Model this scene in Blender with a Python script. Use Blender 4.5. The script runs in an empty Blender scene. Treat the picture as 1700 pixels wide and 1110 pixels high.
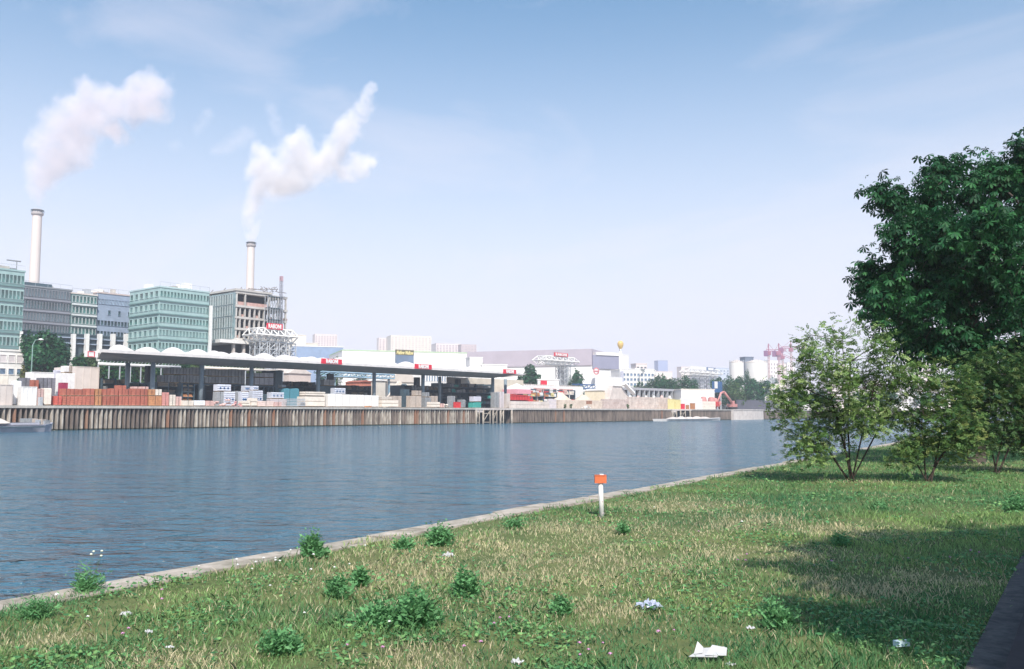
import bpy, bmesh, math, random
import numpy as np
from mathutils import Vector, Matrix
R = math.radians
random.seed(7); rng = np.random.default_rng(7)
SC = bpy.context.scene; COL = SC.collection

# ---------------------------------------------------------------- camera
F = 1450.0; H = 2.65; YAW = R(39.1); PITCH = math.atan(129/F)
cam = bpy.data.cameras.new('camera'); cam.sensor_width = 36; cam.lens = 36*F/1700
cam.clip_start = .05; cam.clip_end = 20000
camo = bpy.data.objects.new('camera', cam); COL.objects.link(camo); SC.camera = camo
camo.location = (0, 0, H); camo.rotation_euler = (math.pi/2+PITCH, 0, YAW)
CM = camo.rotation_euler.to_matrix()
# ---------------------------------------------------------------- sky and sun
SUN_EL = R(47); SUN_AZ = R(133)          # azimuth clockwise from +Y
w = bpy.data.worlds.new('World'); SC.world = w; w.use_nodes = True
nt = w.node_tree; bg = nt.nodes['Background']
sky = nt.nodes.new('ShaderNodeTexSky'); sky.sky_type = 'NISHITA'; sky.sun_disc = False
sky.sun_elevation = SUN_EL; sky.sun_rotation = SUN_AZ
sky.altitude = 50; sky.air_density = 1.0; sky.dust_density = .6; sky.ozone_density = 2.5
tcn = nt.nodes.new('ShaderNodeTexCoord'); mp = nt.nodes.new('ShaderNodeMapping')
mp.inputs['Rotation'].default_value = (R(8), R(-14), R(30)); mp.inputs['Scale'].default_value = (1.3, 4.5, 9)
nz = nt.nodes.new('ShaderNodeTexNoise'); nz.inputs['Scale'].default_value = 1.15; nz.inputs['Detail'].default_value = 7
nz.inputs['Roughness'].default_value = .55; nz.inputs['Distortion'].default_value = .5
cr = nt.nodes.new('ShaderNodeValToRGB'); cr.color_ramp.elements[0].position = .52; cr.color_ramp.elements[1].position = .8
cr.color_ramp.elements[0].color = (0, 0, 0, 1); cr.color_ramp.elements[1].color = (.45, .45, .45, 1)
mx = nt.nodes.new('ShaderNodeMix'); mx.data_type = 'RGBA'; mx.inputs['B'].default_value = (5.6, 5.3, 5.8, 1)
tint = nt.nodes.new('ShaderNodeMix'); tint.data_type = 'RGBA'; tint.blend_type = 'MULTIPLY'; tint.inputs['Factor'].default_value = 1
tint.inputs['B'].default_value = (.50, .89, .95, 1)
L = nt.links.new
sep = nt.nodes.new('ShaderNodeSeparateXYZ'); hr = nt.nodes.new('ShaderNodeMapRange'); hr.inputs['From Min'].default_value = -.02; hr.inputs['From Max'].default_value = .50
hr.inputs['To Min'].default_value = 1; hr.inputs['To Max'].default_value = 0; hr.interpolation_type = 'SMOOTHSTEP'
hm = nt.nodes.new('ShaderNodeMix'); hm.data_type = 'RGBA'; hm.inputs['B'].default_value = (5.6, 5.22, 5.7, 1)
L(tcn.outputs['Generated'], sep.inputs[0]); L(sep.outputs['Z'], hr.inputs['Value']); L(hr.outputs[0], hm.inputs['Factor'])
L(tcn.outputs['Generated'], mp.inputs['Vector']); L(mp.outputs[0], nz.inputs['Vector']); L(nz.outputs['Fac'], cr.inputs['Fac'])
L(sky.outputs[0], tint.inputs['A']); L(tint.outputs['Result'], hm.inputs['A']); L(hm.outputs['Result'], mx.inputs['A'])
L(cr.outputs['Color'], mx.inputs['Factor']); L(mx.outputs['Result'], bg.inputs['Color'])
bg.inputs['Strength'].default_value = .12
sd = bpy.data.lights.new('sun', 'SUN'); sd.energy = 4.4; sd.angle = R(.5); sd.color = (1, .93, .84)
so = bpy.data.objects.new('sun', sd); COL.objects.link(so)
sv = Vector((math.sin(SUN_AZ)*math.cos(SUN_EL), math.cos(SUN_AZ)*math.cos(SUN_EL), math.sin(SUN_EL)))
so.rotation_euler = sv.to_track_quat('Z', 'Y').to_euler(); so.location = (0, 0, 60)
SC.view_settings.view_transform = 'Standard'; SC.view_settings.look = 'None'
SC.view_settings.exposure = .6; SC.view_settings.gamma = 1
SC.cycles.max_bounces = 8; SC.cycles.volume_bounces = 3; SC.cycles.transparent_max_bounces = 16
SC.cycles.use_denoising = True

# ---------------------------------------------------------------- helpers
Q = 3.6       # quay level, far bank
G = 0.9       # grass level, near bank
D = 132.0     # distance of the far quay face (plane x = -D)
def ray(px, py): return CM @ Vector(((px-850)/F, (555-py)/F, -1))
def PX(px, py, X):                       # point of a sight line on the plane x = -X
    d = ray(px, py); return Vector((0, 0, H)) + d*(-X/d.x)
def PZ(px, py, z):
    d = ray(px, py); return Vector((0, 0, H)) + d*((z-H)/d.z)
def YX(px, X, py=684): return PX(px, py, X).y
def ZX(px, py, X): return PX(px, py, X).z
def PD(px, py, dep):                     # point at a depth along the view axis
    return Vector((0, 0, H)) + ray(px, py)*dep
MATS = {}
def M(name, col=(.5, .5, .5), rough=.8, var=.18, scale=1.5, metal=0, spec=.3, col2=None, bump=0, streak=0, trans=0, obj=True, leafvar=False):
    if name in MATS: return MATS[name]
    m = bpy.data.materials.new(name); m.use_nodes = True; n = m.node_tree.nodes; l = m.node_tree.links.new
    b = n['Principled BSDF']; b.inputs['Roughness'].default_value = rough; b.inputs['Metallic'].default_value = metal
    b.inputs['Specular IOR Level'].default_value = spec
    tc = n.new('ShaderNodeTexCoord'); nz = n.new('ShaderNodeTexNoise'); nz.inputs['Scale'].default_value = scale; nz.inputs['Detail'].default_value = 6
    nz.inputs['Roughness'].default_value = .65
    src = tc.outputs['Object']
    if streak:
        mpn = n.new('ShaderNodeMapping'); mpn.inputs['Scale'].default_value = (1, 1, 1/streak); l(src, mpn.inputs[0]); src = mpn.outputs[0]
    l(src, nz.inputs['Vector'])
    c = Vector(col); c2 = Vector(col2) if col2 else c*(1-var*1.6)
    rp = n.new('ShaderNodeValToRGB'); e = rp.color_ramp.elements
    e[0].position = .34; e[0].color = (*c2, 1); e[1].position = .66; e[1].color = (*(c*(1+var*.35) if not col2 else c), 1)
    l(nz.outputs['Fac'], rp.inputs['Fac'])
    out = rp.outputs['Color']
    if obj:
        oi = n.new('ShaderNodeObjectInfo'); mr = n.new('ShaderNodeMapRange'); mr.inputs['To Min'].default_value = 1-var*.8; mr.inputs['To Max'].default_value = 1+var*.5
        l(oi.outputs['Random'], mr.inputs['Value']); mm = n.new('ShaderNodeVectorMath'); mm.operation = 'SCALE'
        l(out, mm.inputs[0]); l(mr.outputs[0], mm.inputs['Scale']); out = mm.outputs[0]
    l(out, b.inputs['Base Color'])
    if bump:
        bp = n.new('ShaderNodeBump'); bp.inputs['Strength'].default_value = bump; bp.inputs['Distance'].default_value = .05
        l(nz.outputs['Fac'], bp.inputs['Height']); l(bp.outputs[0], b.inputs['Normal'])
    if trans:
        tr = n.new('ShaderNodeBsdfTranslucent'); l(out, tr.inputs['Color']); ms = n.new('ShaderNodeMixShader'); ms.inputs[0].default_value = trans
        l(b.outputs[0], ms.inputs[1]); l(tr.outputs[0], ms.inputs[2]); l(ms.outputs[0], n['Material Output'].inputs[0])
    MATS[name] = m; return m

WO = {}      # world origin of every object made
def setp(o, label=None, cat=None, group=None, kind=None):
    if label: o['label'] = label
    if cat: o['category'] = cat
    if group: o['group'] = group
    if kind: o['kind'] = kind
    return o
def thing(name, loc, label, cat, group=None):
    o = bpy.data.objects.new(name, None); COL.objects.link(o); o.empty_display_size = .3
    o.location = loc; WO[o.name] = Vector(loc); return setp(o, label, cat, group)
class MB:
    def __init__(s): s.v = []; s.f = []; s.m = []; s.sm = []
    def add(s, vs, fs, mi=0, smooth=False):
        b = len(s.v); s.v += [tuple(v) for v in vs]; s.f += [tuple(b+i for i in f) for f in fs]; s.m += [mi]*len(fs); s.sm += [smooth]*len(fs); return s
    def box(s, x0, x1, y0, y1, z0, z1, mi=0, rz=0, c=None):
        x0, x1 = min(x0, x1), max(x0, x1); y0, y1 = min(y0, y1), max(y0, y1); z0, z1 = min(z0, z1), max(z0, z1)
        vs = [(x, y, z) for z in (z0, z1) for x, y in ((x0, y0), (x1, y0), (x1, y1), (x0, y1))]
        if rz:
            cx, cy = c if c else ((x0+x1)/2, (y0+y1)/2); ca, sa = math.cos(rz), math.sin(rz)
            vs = [(cx+(x-cx)*ca-(y-cy)*sa, cy+(x-cx)*sa+(y-cy)*ca, z) for x, y, z in vs]
        return s.add(vs, [(3, 2, 1, 0), (4, 5, 6, 7), (0, 1, 5, 4), (1, 2, 6, 5), (2, 3, 7, 6), (3, 0, 4, 7)], mi)
    def tube(s, pts, rad, n=8, mi=0, smooth=True, cap=True):
        pts = [Vector(p) for p in pts]; rad = rad if isinstance(rad, (list, tuple)) else [rad]*len(pts); vs = []; fs = []
        ref = Vector((.31, .17, .94))
        for i, p in enumerate(pts):
            d = (pts[min(i+1, len(pts)-1)]-pts[max(i-1, 0)]).normalized()
            a = d.cross(ref if abs(d.dot(ref)) < .95 else Vector((1, 0, 0))).normalized(); b = d.cross(a)
            vs += [p+(a*math.cos(t)+b*math.sin(t))*rad[i] for t in (2*math.pi*k/n for k in range(n))]
        for i in range(len(pts)-1):
            for k in range(n): fs.append((i*n+k, i*n+(k+1) % n, (i+1)*n+(k+1) % n, (i+1)*n+k))
        if cap: fs += [tuple(range(n))[::-1], tuple((len(pts)-1)*n+k for k in range(n))]
        return s.add(vs, fs, mi, smooth)
    def bar(s, a, b, t, mi=0): return s.tube([a, b], t/2*1.2, 4, mi, False)
    def lathe(s, c, prof, n=20, mi=0, smooth=True):
        vs = [(c[0]+r*math.cos(2*math.pi*k/n), c[1]+r*math.sin(2*math.pi*k/n), c[2]+z) for r, z in prof for k in range(n)]
        fs = [(i*n+k, i*n+(k+1) % n, (i+1)*n+(k+1) % n, (i+1)*n+k) for i in range(len(prof)-1) for k in range(n)]
        s.add(vs, fs, mi, smooth); nv = len(vs); m_ = len(vs)
        return s.add(vs[:n]+vs[-n:], [tuple(range(n))[::-1], tuple(n+k for k in range(n))], mi, False)
    def prism(s, poly, z0, z1, mi=0):
        n = len(poly); vs = [(x, y, z0) for x, y in poly]+[(x, y, z1) for x, y in poly]
        return s.add(vs, [tuple(range(n))[::-1], tuple(range(n, 2*n))]+[(i, (i+1) % n, n+(i+1) % n, n+i) for i in range(n)], mi)
    def extr(s, poly, y0, y1, mi=0):     # polygon in (x,z) extruded along y
        n = len(poly); vs = [(x, y0, z) for x, z in poly]+[(x, y1, z) for x, z in poly]
        return s.add(vs, [tuple(range(n)), tuple(range(n, 2*n))[::-1]]+[(i, n+i, n+(i+1) % n, (i+1) % n) for i in range(n)], mi)
    def extx(s, poly, x0, x1, mi=0):     # polygon in (y,z) extruded along x
        n = len(poly); vs = [(x0, y, z) for y, z in poly]+[(x1, y, z) for y, z in poly]
        return s.add(vs, [tuple(range(n)), tuple(range(n, 2*n))[::-1]]+[(i, n+i, n+(i+1) % n, (i+1) % n) for i in range(n)], mi)
    def build(s, name, mats, parent=None, label=None, cat=None, group=None, kind=None, origin=None):
        if not isinstance(mats, (list, tuple)): mats = [mats]
        if parent is not None: org = WO[parent.name]
        elif origin is not None: org = Vector(origin)
        else:
            a = np.array(s.v); lo = a.min(0); hi = a.max(0); org = Vector(((lo[0]+hi[0])/2, (lo[1]+hi[1])/2, lo[2]))
        me = bpy.data.meshes.new(name); me.from_pydata([(v[0]-org.x, v[1]-org.y, v[2]-org.z) for v in s.v], [], s.f)
        for m in mats: me.materials.append(m)
        if s.f:
            me.polygons.foreach_set('material_index', s.m); me.polygons.foreach_set('use_smooth', s.sm)
        bm = bmesh.new(); bm.from_mesh(me); bmesh.ops.recalc_face_normals(bm, faces=bm.faces); bm.to_mesh(me); bm.free()
        o = bpy.data.objects.new(name, me); COL.objects.link(o)
        if parent is not None: o.parent = parent
        else: o.location = org
        WO[o.name] = org.copy(); return setp(o, label, cat, group, kind)
def kids(o): return [c for c in bpy.data.objects if c.parent == o]
def copy_tree(o, loc=None, label=None, rz=None, parent=None, scale=None, ch=None):
    c = o.copy(); COL.objects.link(c)
    if parent is not None: c.parent = parent
    if loc is not None: c.location = loc
    if rz is not None: c.rotation_euler = (0, 0, rz)
    if scale: c.scale = scale
    if label: c['label'] = label
    for k in (kids(o) if ch is None else ch): copy_tree(k, parent=c)
    return c
def bigmesh(name, V, polyn, mats, attr=None, matidx=None, smooth=False, loc=(0, 0, 0)):
    """V: (n,polyn,3) array of separate polygons"""
    n = V.shape[0]; me = bpy.data.meshes.new(name); me.vertices.add(n*polyn); me.vertices.foreach_set('co', (V-np.array(loc)).astype(np.float32).ravel())
    me.loops.add(n*polyn); me.loops.foreach_set('vertex_index', np.arange(n*polyn, dtype=np.int32))
    me.polygons.add(n); me.polygons.foreach_set('loop_start', (np.arange(n)*polyn).astype(np.int32))
    me.update(calc_edges=True)
    for m in mats: me.materials.append(m)
    if matidx is not None: me.polygons.foreach_set('material_index', matidx.astype(np.int32))
    if attr is not None:
        ca = me.color_attributes.new('tone', 'FLOAT_COLOR', 'POINT'); c = np.ones((n, polyn, 4), np.float32); c[..., :3] = attr[:, None, :]
        ca.data.foreach_set('color', c.ravel())
    me.validate(); o = bpy.data.objects.new(name, me); COL.objects.link(o); o.location = loc; WO[o.name] = Vector(loc); return o
def attr_mat(name, rough=.6, trans=.3, spec=.25):
    if name in MATS: return MATS[name]
    m = bpy.data.materials.new(name); m.use_nodes = True; n = m.node_tree.nodes; l = m.node_tree.links.new; b = n['Principled BSDF']
    at = n.new('ShaderNodeAttribute'); at.attribute_name = 'tone'; b.inputs['Roughness'].default_value = rough; b.inputs['Specular IOR Level'].default_value = spec
    l(at.outputs['Color'], b.inputs['Base Color']); tr = n.new('ShaderNodeBsdfTranslucent'); l(at.outputs['Color'], tr.inputs['Color'])
    ms = n.new('ShaderNodeMixShader'); ms.inputs[0].default_value = trans; l(b.outputs[0], ms.inputs[1]); l(tr.outputs[0], ms.inputs[2])
    l(ms.outputs[0], n['Material Output'].inputs[0]); MATS[name] = m; return m
def vnoise(x, y, s, seed=0):
    """smooth value noise on arrays"""
    x = np.asarray(x)/s; y = np.asarray(y)/s; xi = np.floor(x).astype(int); yi = np.floor(y).astype(int); fx = x-xi; fy = y-yi
    fx = fx*fx*(3-2*fx); fy = fy*fy*(3-2*fy)
    def h(a, b): return ((np.sin(a*127.1+b*311.7+seed*74.7)*43758.5453) % 1.0)
    return (h(xi, yi)*(1-fx)+h(xi+1, yi)*fx)*(1-fy)+(h(xi, yi+1)*(1-fx)+h(xi+1, yi+1)*fx)*fy
ORD = ['first', 'second', 'third', 'fourth', 'fifth', 'sixth', 'seventh', 'eighth', 'ninth', 'tenth', 'eleventh', 'twelfth', 'thirteenth', 'fourteenth', 'fifteenth', 'sixteenth']
# ---------------------------------------------------------------- near bank, kerb, water, far bank
kaz = R(32.2)-YAW                         # direction of the near kerb, clockwise from +Y
KU = Vector((math.sin(kaz), math.cos(kaz), 0)); KN = Vector((-KU.y, KU.x, 0))   # KN points to the water
KD = 8.33
def kpt(t, off, z=0): p = KU*t+KN*(KD+off); return Vector((p.x, p.y, z))
TAN = [(PZ(px, py, G), r) for px, py, r in ((850, 930, 2.5), (790, 918, 1.6), (1000, 885, 1.8), (650, 955, 1.1), (940, 935, 1.6), (1240, 870, 1.1), (1420, 800, .7), (1180, 915, .8), (1370, 880, 1.0), (80, 1065, .35), (290, 1100, .5), (1000, 1010, .5), (700, 1095, .5), (1430, 975, .7), (1560, 960, .6), (1300, 920, .8), (1620, 775, 1.2), (1120, 840, 1.4))]
def tanmask(x, y):
    m = np.zeros_like(x)
    for p, r in TAN:
        d = (x-p.x)**2+(y-p.y)**2; m = np.maximum(m, np.exp(-d/(r*r)*1.1))
    return m
# ground surface of the near bank: a strip with slight bumps, then a far sheet
gm = bpy.data.materials.new('grassy_soil'); gm.use_nodes = True; n = gm.node_tree.nodes; l = gm.node_tree.links.new; b = n['Principled BSDF']; b.inputs['Roughness'].default_value = .95; b.inputs['Specular IOR Level'].default_value = .1
tc = n.new('ShaderNodeTexCoord'); n1 = n.new('ShaderNodeTexNoise'); n1.inputs['Scale'].default_value = .55; n1.inputs['Detail'].default_value = 8; n1.inputs['Roughness'].default_value = .7
n2 = n.new('ShaderNodeTexNoise'); n2.inputs['Scale'].default_value = 9; n2.inputs['Detail'].default_value = 6
r1 = n.new('ShaderNodeValToRGB'); r1.color_ramp.elements[0].color = (.08, .13, .055, 1); r1.color_ramp.elements[0].position = .35; r1.color_ramp.elements[1].color = (.2, .21, .1, 1); r1.color_ramp.elements[1].position = .7
r2 = n.new('ShaderNodeValToRGB'); r2.color_ramp.elements[0].color = (.45, .45, .45, 1); r2.color_ramp.elements[1].color = (1.3, 1.25, 1.1, 1)
mm = n.new('ShaderNodeMix'); mm.data_type = 'RGBA'; mm.blend_type = 'MULTIPLY'; mm.inputs[0].default_value = 1
l(tc.outputs['Object'], n1.inputs[0]); l(tc.outputs['Object'], n2.inputs[0]); l(n1.outputs[0], r1.inputs[0]); l(n2.outputs[0], r2.inputs[0]); l(r1.outputs[0], mm.inputs['A']); l(r2.outputs[0], mm.inputs['B']); l(mm.outputs['Result'], b.inputs['Base Color'])
def gz(x, y): return G+.05*(vnoise(x, y, 1.3, 3)-.5)+.035*(vnoise(x, y, .45, 5)-.5)
mb = MB(); NT, NO = 260, 120
ts = -12+np.concatenate([np.linspace(0, 60, 200), np.linspace(62, 620, 60)]); os_ = -.42-np.concatenate([np.linspace(0, 24, 90), np.linspace(25, 260, 30)])
T_, O_ = np.meshgrid(ts, os_, indexing='ij')
gx = KU.x*T_+KN.x*(KD+O_); gy = KU.y*T_+KN.y*(KD+O_); gzv = gz(gx, gy); gzv[T_ > 55] = G
mb.v = list(zip(gx.ravel(), gy.ravel(), gzv.ravel())); nO = len(os_)
mb.f = [(i*nO+j, (i+1)*nO+j, (i+1)*nO+j+1, i*nO+j+1) for i in range(len(ts)-1) for j in range(nO-1)]; mb.m = [0]*len(mb.f); mb.sm = [True]*len(mb.f)
mb.build('ground', gm, kind='structure', origin=(0, 0, 0))
# stone kerb: a chain of long edge stones, two of them slightly out of line
stone = M('edge_stone', (.46, .40, .35), .9, .25, 3.5, col2=(.20, .18, .14), bump=.5)
mb = MB(); t = -14.0; k = 0
while t < 600:
    ln = random.uniform(1.4, 2.0) if t < 60 else 40
    sh = random.uniform(-.012, .012)+(.1 if 11.4 < t < 15.0 else 0); dz = random.uniform(-.012, .012)
    a, b_, c, d = kpt(t+.014, sh), kpt(t+ln-.014, sh+random.uniform(-.02, .02)), kpt(t+ln-.014, -.44+sh), kpt(t+.014, -.44+sh)
    mb.prism([(p.x, p.y) for p in (a, b_, c, d)], -1.5, G+.03+dz); t += ln
mb.build('stone_kerb', stone, label='long pale stone kerb edging the grass bank above the river', cat='kerb')
# river
wm = bpy.data.materials.new('river_water'); wm.use_nodes = True; n = wm.node_tree.nodes; l = wm.node_tree.links.new; b = n['Principled BSDF']
b.inputs['Base Color'].default_value = (.048, .135, .20, 1); b.inputs['Roughness'].default_value = .13; b.inputs['IOR'].default_value = 1.37; b.inputs['Specular IOR Level'].default_value = .62
tc = n.new('ShaderNodeTexCoord'); prev = None
for i, (sx, sy, sc, dist) in enumerate(((1.9, 1.1, .3, 1.3), (1.7, .9, .9, 1.05), (1.5, .8, 2.8, .36), (1.2, .9, 9, .06))):
    mpn = n.new('ShaderNodeMapping'); mpn.vector_type = 'TEXTURE'; mpn.inputs['Rotation'].default_value = (0, 0, YAW+R(-12+i*8)); mpn.inputs['Scale'].default_value = (sx, sy, 1); l(tc.outputs['Object'], mpn.inputs[0])
    nn = n.new('ShaderNodeTexNoise'); nn.inputs['Scale'].default_value = sc; nn.inputs['Detail'].default_value = 3; nn.inputs['Distortion'].default_value = .6; l(mpn.outputs[0], nn.inputs[0])
    bp = n.new('ShaderNodeBump'); bp.inputs['Strength'].default_value = 1; bp.inputs['Distance'].default_value = dist; l(nn.outputs[0], bp.inputs['Height'])
    if prev: l(prev.outputs[0], bp.inputs['Normal'])
    prev = bp
l(prev.outputs[0], b.inputs['Normal'])
mb = MB(); A = kpt(-400, .2); B = kpt(1100, .2)
mb.add([(-D-8, -400, 0), (A.x+2, A.y, 0), (B.x+2, B.y, 0), (-D-8, 1100, 0)], [(0, 1, 2, 3)])
mb.build('water', wm, kind='structure', origin=(0, 0, 0))
# far bank: one sheet to the horizon, and the land under it
dirt = M('yard_dust', (.46, .40, .36), .95, .2, .2, col2=(.33, .3, .27), obj=False)
mb = MB(); mb.add([(-D-.6, -1500, Q), (-D-.6, 1000, Q), (3000, 1000, Q), (3000, 9000, Q), (-7000, 9000, Q), (-7000, -1500, Q)], [(5, 4, 3, 2, 1, 0)])
mb.build('far_bank_ground', dirt, kind='structure', origin=(0, 0, 0))
# ---------------------------------------------------------------- shared materials
white = M('white_paint', (.78, .76, .74), .6, .08, 2, obj=False)
cream = M('cream_render', (.74, .68, .6), .85, .1, .6)
concrete = M('concrete', (.5, .47, .43), .9, .2, .7, col2=(.34, .32, .3), bump=.2)
pale_conc = M('pale_concrete', (.66, .59, .55), .9, .12, .5, col2=(.5, .44, .41))
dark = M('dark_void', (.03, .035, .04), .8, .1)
steel = M('galvanised_steel', (.5, .52, .55), .5, .1, 3, metal=.3)
dsteel = M('dark_blue_steel', (.07, .11, .14), .55, .15, 1.5)
red = M('red_paint', (.62, .045, .05), .5, .12, 2)
redsign = M('sign_red', (.66, .03, .06), .5, .05, 2, obj=False)
brick = M('red_brick', (.50, .17, .115), .9, .22, 2.2, col2=(.36, .11, .075), bump=.3)
orange = M('orange_tile', (.55, .26, .12), .9, .2, 2.5, col2=(.36, .16, .08))
wood = M('pallet_wood', (.42, .30, .19), .9, .25, 4, col2=(.25, .17, .1))
wrap = M('white_plastic_wrap', (.76, .76, .78), .35, .1, 1.6, col2=(.6, .62, .66), spec=.5)
greywrap = M('grey_block', (.34, .35, .36), .8, .22, 2, col2=(.22, .23, .25))
tanblock = M('tan_block', (.52, .44, .38), .9, .15, 2, col2=(.4, .33, .28))
slabm = M('cream_stone_slab', (.74, .66, .58), .9, .1, 1.5)
pinkish = M('pink_stone', (.68, .46, .42), .9, .15, 2, col2=(.56, .36, .33))
teal = M('teal_tarpaulin', (.05, .34, .30), .6, .15, 2)
blue = M('blue_steel_paint', (.05, .13, .30), .55, .12, 2)
sand = M('pale_sand', (.66, .56, .46), .98, .1, .8, col2=(.56, .46, .37), bump=.4)
yellow = M('yellow_paint', (.74, .64, .30), .6, .12, 2)
rubber = M('black_rubber', (.03, .03, .03), .9, .1)
rust = M('rusty_sheet_pile', (.27, .215, .18), .9, .5, .9, col2=(.075, .06, .055), streak=4, bump=.5, obj=False)
lime = M('limed_sheet_pile', (.55, .49, .42), .9, .4, 1.3, col2=(.17, .14, .12), streak=3, bump=.5, obj=False)
rusto = M('orange_rust_pile', (.30, .19, .135), .9, .4, 1.2, col2=(.26, .12, .07), streak=4, bump=.4, obj=False)
weed_ = M('waterline_weed', (.05, .055, .035), .9, .3, 3, obj=False)
# ---------------------------------------------------------------- quay wall, section by section
def yq(px): return YX(px, D, 690)
def pile_wall(px0, px1, label, mats, per=.72, slot=4, y0=None, y1=None):
    y0 = yq(px0) if y0 is None else y0; y1 = yq(px1) if y1 is None else y1
    mb = MB(); n = max(2, int((y1-y0)/per)); per = (y1-y0)/n; x = -D
    for k in range(n):
        y = y0+k*per; dp = .95; deep = (k % slot == 0)
        rr = random.random(); mi = 1 if rr < .45 else (2 if rr > .95 else 0)
        pr = [(0, -dp), (.38, -dp), (.48, -.08), (.56, 0), (.78, 0), (.86, -.08), (.95, -dp), (1, -dp)]
        ztop = Q-.36; lo = 1+random.uniform(-.03, .03)
        if deep: pr = [(0, -dp-.5), (.45, -dp-.5), (.5, -.1), (.58, -.03), (.78, -.03), (.86, -.1), (.95, -dp), (1, -dp)]
        vs = [(x+p[1]*lo, y+p[0]*per, z) for p in pr for z in (-1.5, .22, ztop)]
        for i in range(7):
            for j in range(2):
                a = i*3+j; mb.add([vs[a], vs[a+3], vs[a+4], vs[a+1]], [(0, 1, 2, 3)], 3 if j == 0 else mi)
    mb.box(x-3.2, x-1.2, y0, y1, -1.5, ztop-.05, 0)
    return mb.build('sheet_pile_wall', mats, label=label, cat='quay wall', group='steel sheet pile quay walls')
def cap(px0, px1, label, y0=None, y1=None, m=None):
    y0 = yq(px0) if y0 is None else y0; y1 = yq(px1) if y1 is None else y1
    mb = MB(); y = y0
    while y < y1-.1:
        e = min(y+12, y1); mb.box(-D-1.3, -D+.16+random.uniform(-.02, .02), y+.012, e-.012, Q-.36, Q+.015); y = e
    mb.build('quay_coping', m or concrete, label=label, cat='quay coping', group='concrete quay copings')
pile_wall(0, 790, 'long ribbed sheet pile wall with pale lime stains below the roofed builders yard', [rust, lime, rusto, weed_], y0=-60)
pile_wall(850, 1116, 'brown ribbed sheet pile wall between the two timber landing bays', [rust, rust, rusto, weed_], slot=6)
pile_wall(1146, 1214, 'dark sheet pile wall just left of the round pale concrete pier', [rust, rust, rust, weed_], slot=6)
pile_wall(1264, 1300, 'far sheet pile wall running on behind the bushy trees on the right', [rust, rust, rust, weed_], y1=760, per=1.2, slot=6)
cap(0, 790, 'grey concrete coping along the top of the long left quay wall', y0=-60)
cap(850, 1116, 'pale coping on the brown quay wall right of the first landing bay')
cap(1146, 1300, 'pale coping on the far right stretch of the quay', y1=760)
# landing bays: posts, braces and a deck in front of a recess
postm = M('weathered_post', (.42, .37, .31), .9, .3, 1.5, col2=(.24, .2, .17))
def bay(px0, px1, label, posts):
    y0, y1 = yq(px0), yq(px1); t = thing('landing_bay', (-D, (y0+y1)/2, 0), label, 'landing bay', 'landing bays in the quay wall'); x = -D
    MB().box(x-1.3, x+.22, y0, y1, Q-.42, Q+.02).build('deck', pale_conc, t)
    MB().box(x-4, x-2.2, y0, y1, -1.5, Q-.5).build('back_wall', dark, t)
    MB().box(x-.25, x+.1, y0, y0+(y1-y0)*.22, Q-1.0, Q-.43).add([], []).build('beam', pale_conc, t)
    for f in posts:
        y = y0+(y1-y0)*f; MB().tube([(x+.05, y, -1.5), (x+.05, y, Q-.43)], .24 if f in posts[::2] else .15, 10).build('post', postm, t)
    for a, b_ in zip(posts[:-1:2], posts[1::2]):
        ya, yb = y0+(y1-y0)*a, y0+(y1-y0)*b_
        MB().bar((x-.1, ya, .3), (x-.1, yb, Q-.7), .16).build('brace', postm, t); MB().bar((x-.1, ya, .35), (x-.1, yb, .35), .16).build('brace', postm, t)
        MB().bar((x-.1, ya, Q-1.25), (x-.1, yb, Q-1.25), .16).build('brace', postm, t)
    return t
bay(789, 851, 'wide landing bay with pale posts and diagonal braces at the end of the shed', (.02, .1, .2, .38, .46, .56, .66, .74, .97))
bay(1115, 1147, 'small far landing bay behind the white barge', (.05, .25, .45, .7, .95))
ya, yb = yq(1214), yq(1264)
mb = MB(); n = 12
poly = [(-D-2.5, ya), (-D+.9, ya), (-D+1.6, ya+5), (-D+1.9, (ya+yb)/2), (-D+1.5, yb-6), (-D+.8, yb), (-D-2.5, yb)]
mb.prism(poly, -1.5, Q-.3); mb.prism([(x*1+.15 if x > -D else x, y) for x, y in poly], Q-.3, Q+.03)
mb.build('concrete_pier', pale_conc, label='bulging pale concrete pier in the quay wall, near the conveyor', cat='pier')

# ---------------------------------------------------------------- text and signs
def text(s, loc, h, mat, parent, width=None, name='lettering', sz=1.0, X=(0, 1, 0), bold=.03, shear=0, thick=.06):
    cu = bpy.data.curves.new(name, 'FONT'); cu.body = s; cu.size = 1; cu.extrude = thick/ h/2; cu.offset = bold; cu.align_x = 'CENTER'; cu.align_y = 'CENTER'; cu.resolution_u = 2; cu.shear = shear
    co = bpy.data.objects.new(name, cu); COL.objects.link(co); dg = bpy.context.evaluated_depsgraph_get(); dg.update()
    me = bpy.data.meshes.new_from_object(co.evaluated_get(dg)); bpy.data.objects.remove(co); me.name = name
    a = np.zeros(len(me.vertices)*3, np.float32); me.vertices.foreach_get('co', a); a = a.reshape(-1, 3); lo, hi = a.min(0), a.max(0)
    sc = h/(hi[1]-lo[1]); sx = (width/(hi[0]-lo[0])) if width else sc
    a = a-(lo+hi)/2; a *= np.array([sx, sc, sc])
    X = np.array(X, float); N = np.cross(X, (0, 0, 1)); wv = a[:, :1]*X+a[:, 1:2]*np.array((0, 0, 1.))+a[:, 2:3]*N
    off = Vector(loc)-(WO[parent.name] if parent else Vector(loc)); wv = wv+np.array(off)
    me.vertices.foreach_set('co', wv.astype(np.float32).ravel()); me.materials.clear(); me.materials.append(mat); me.update()
    o = bpy.data.objects.new(name, me); COL.objects.link(o); o.parent = parent; WO[o.name] = WO[parent.name]; return o
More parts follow.
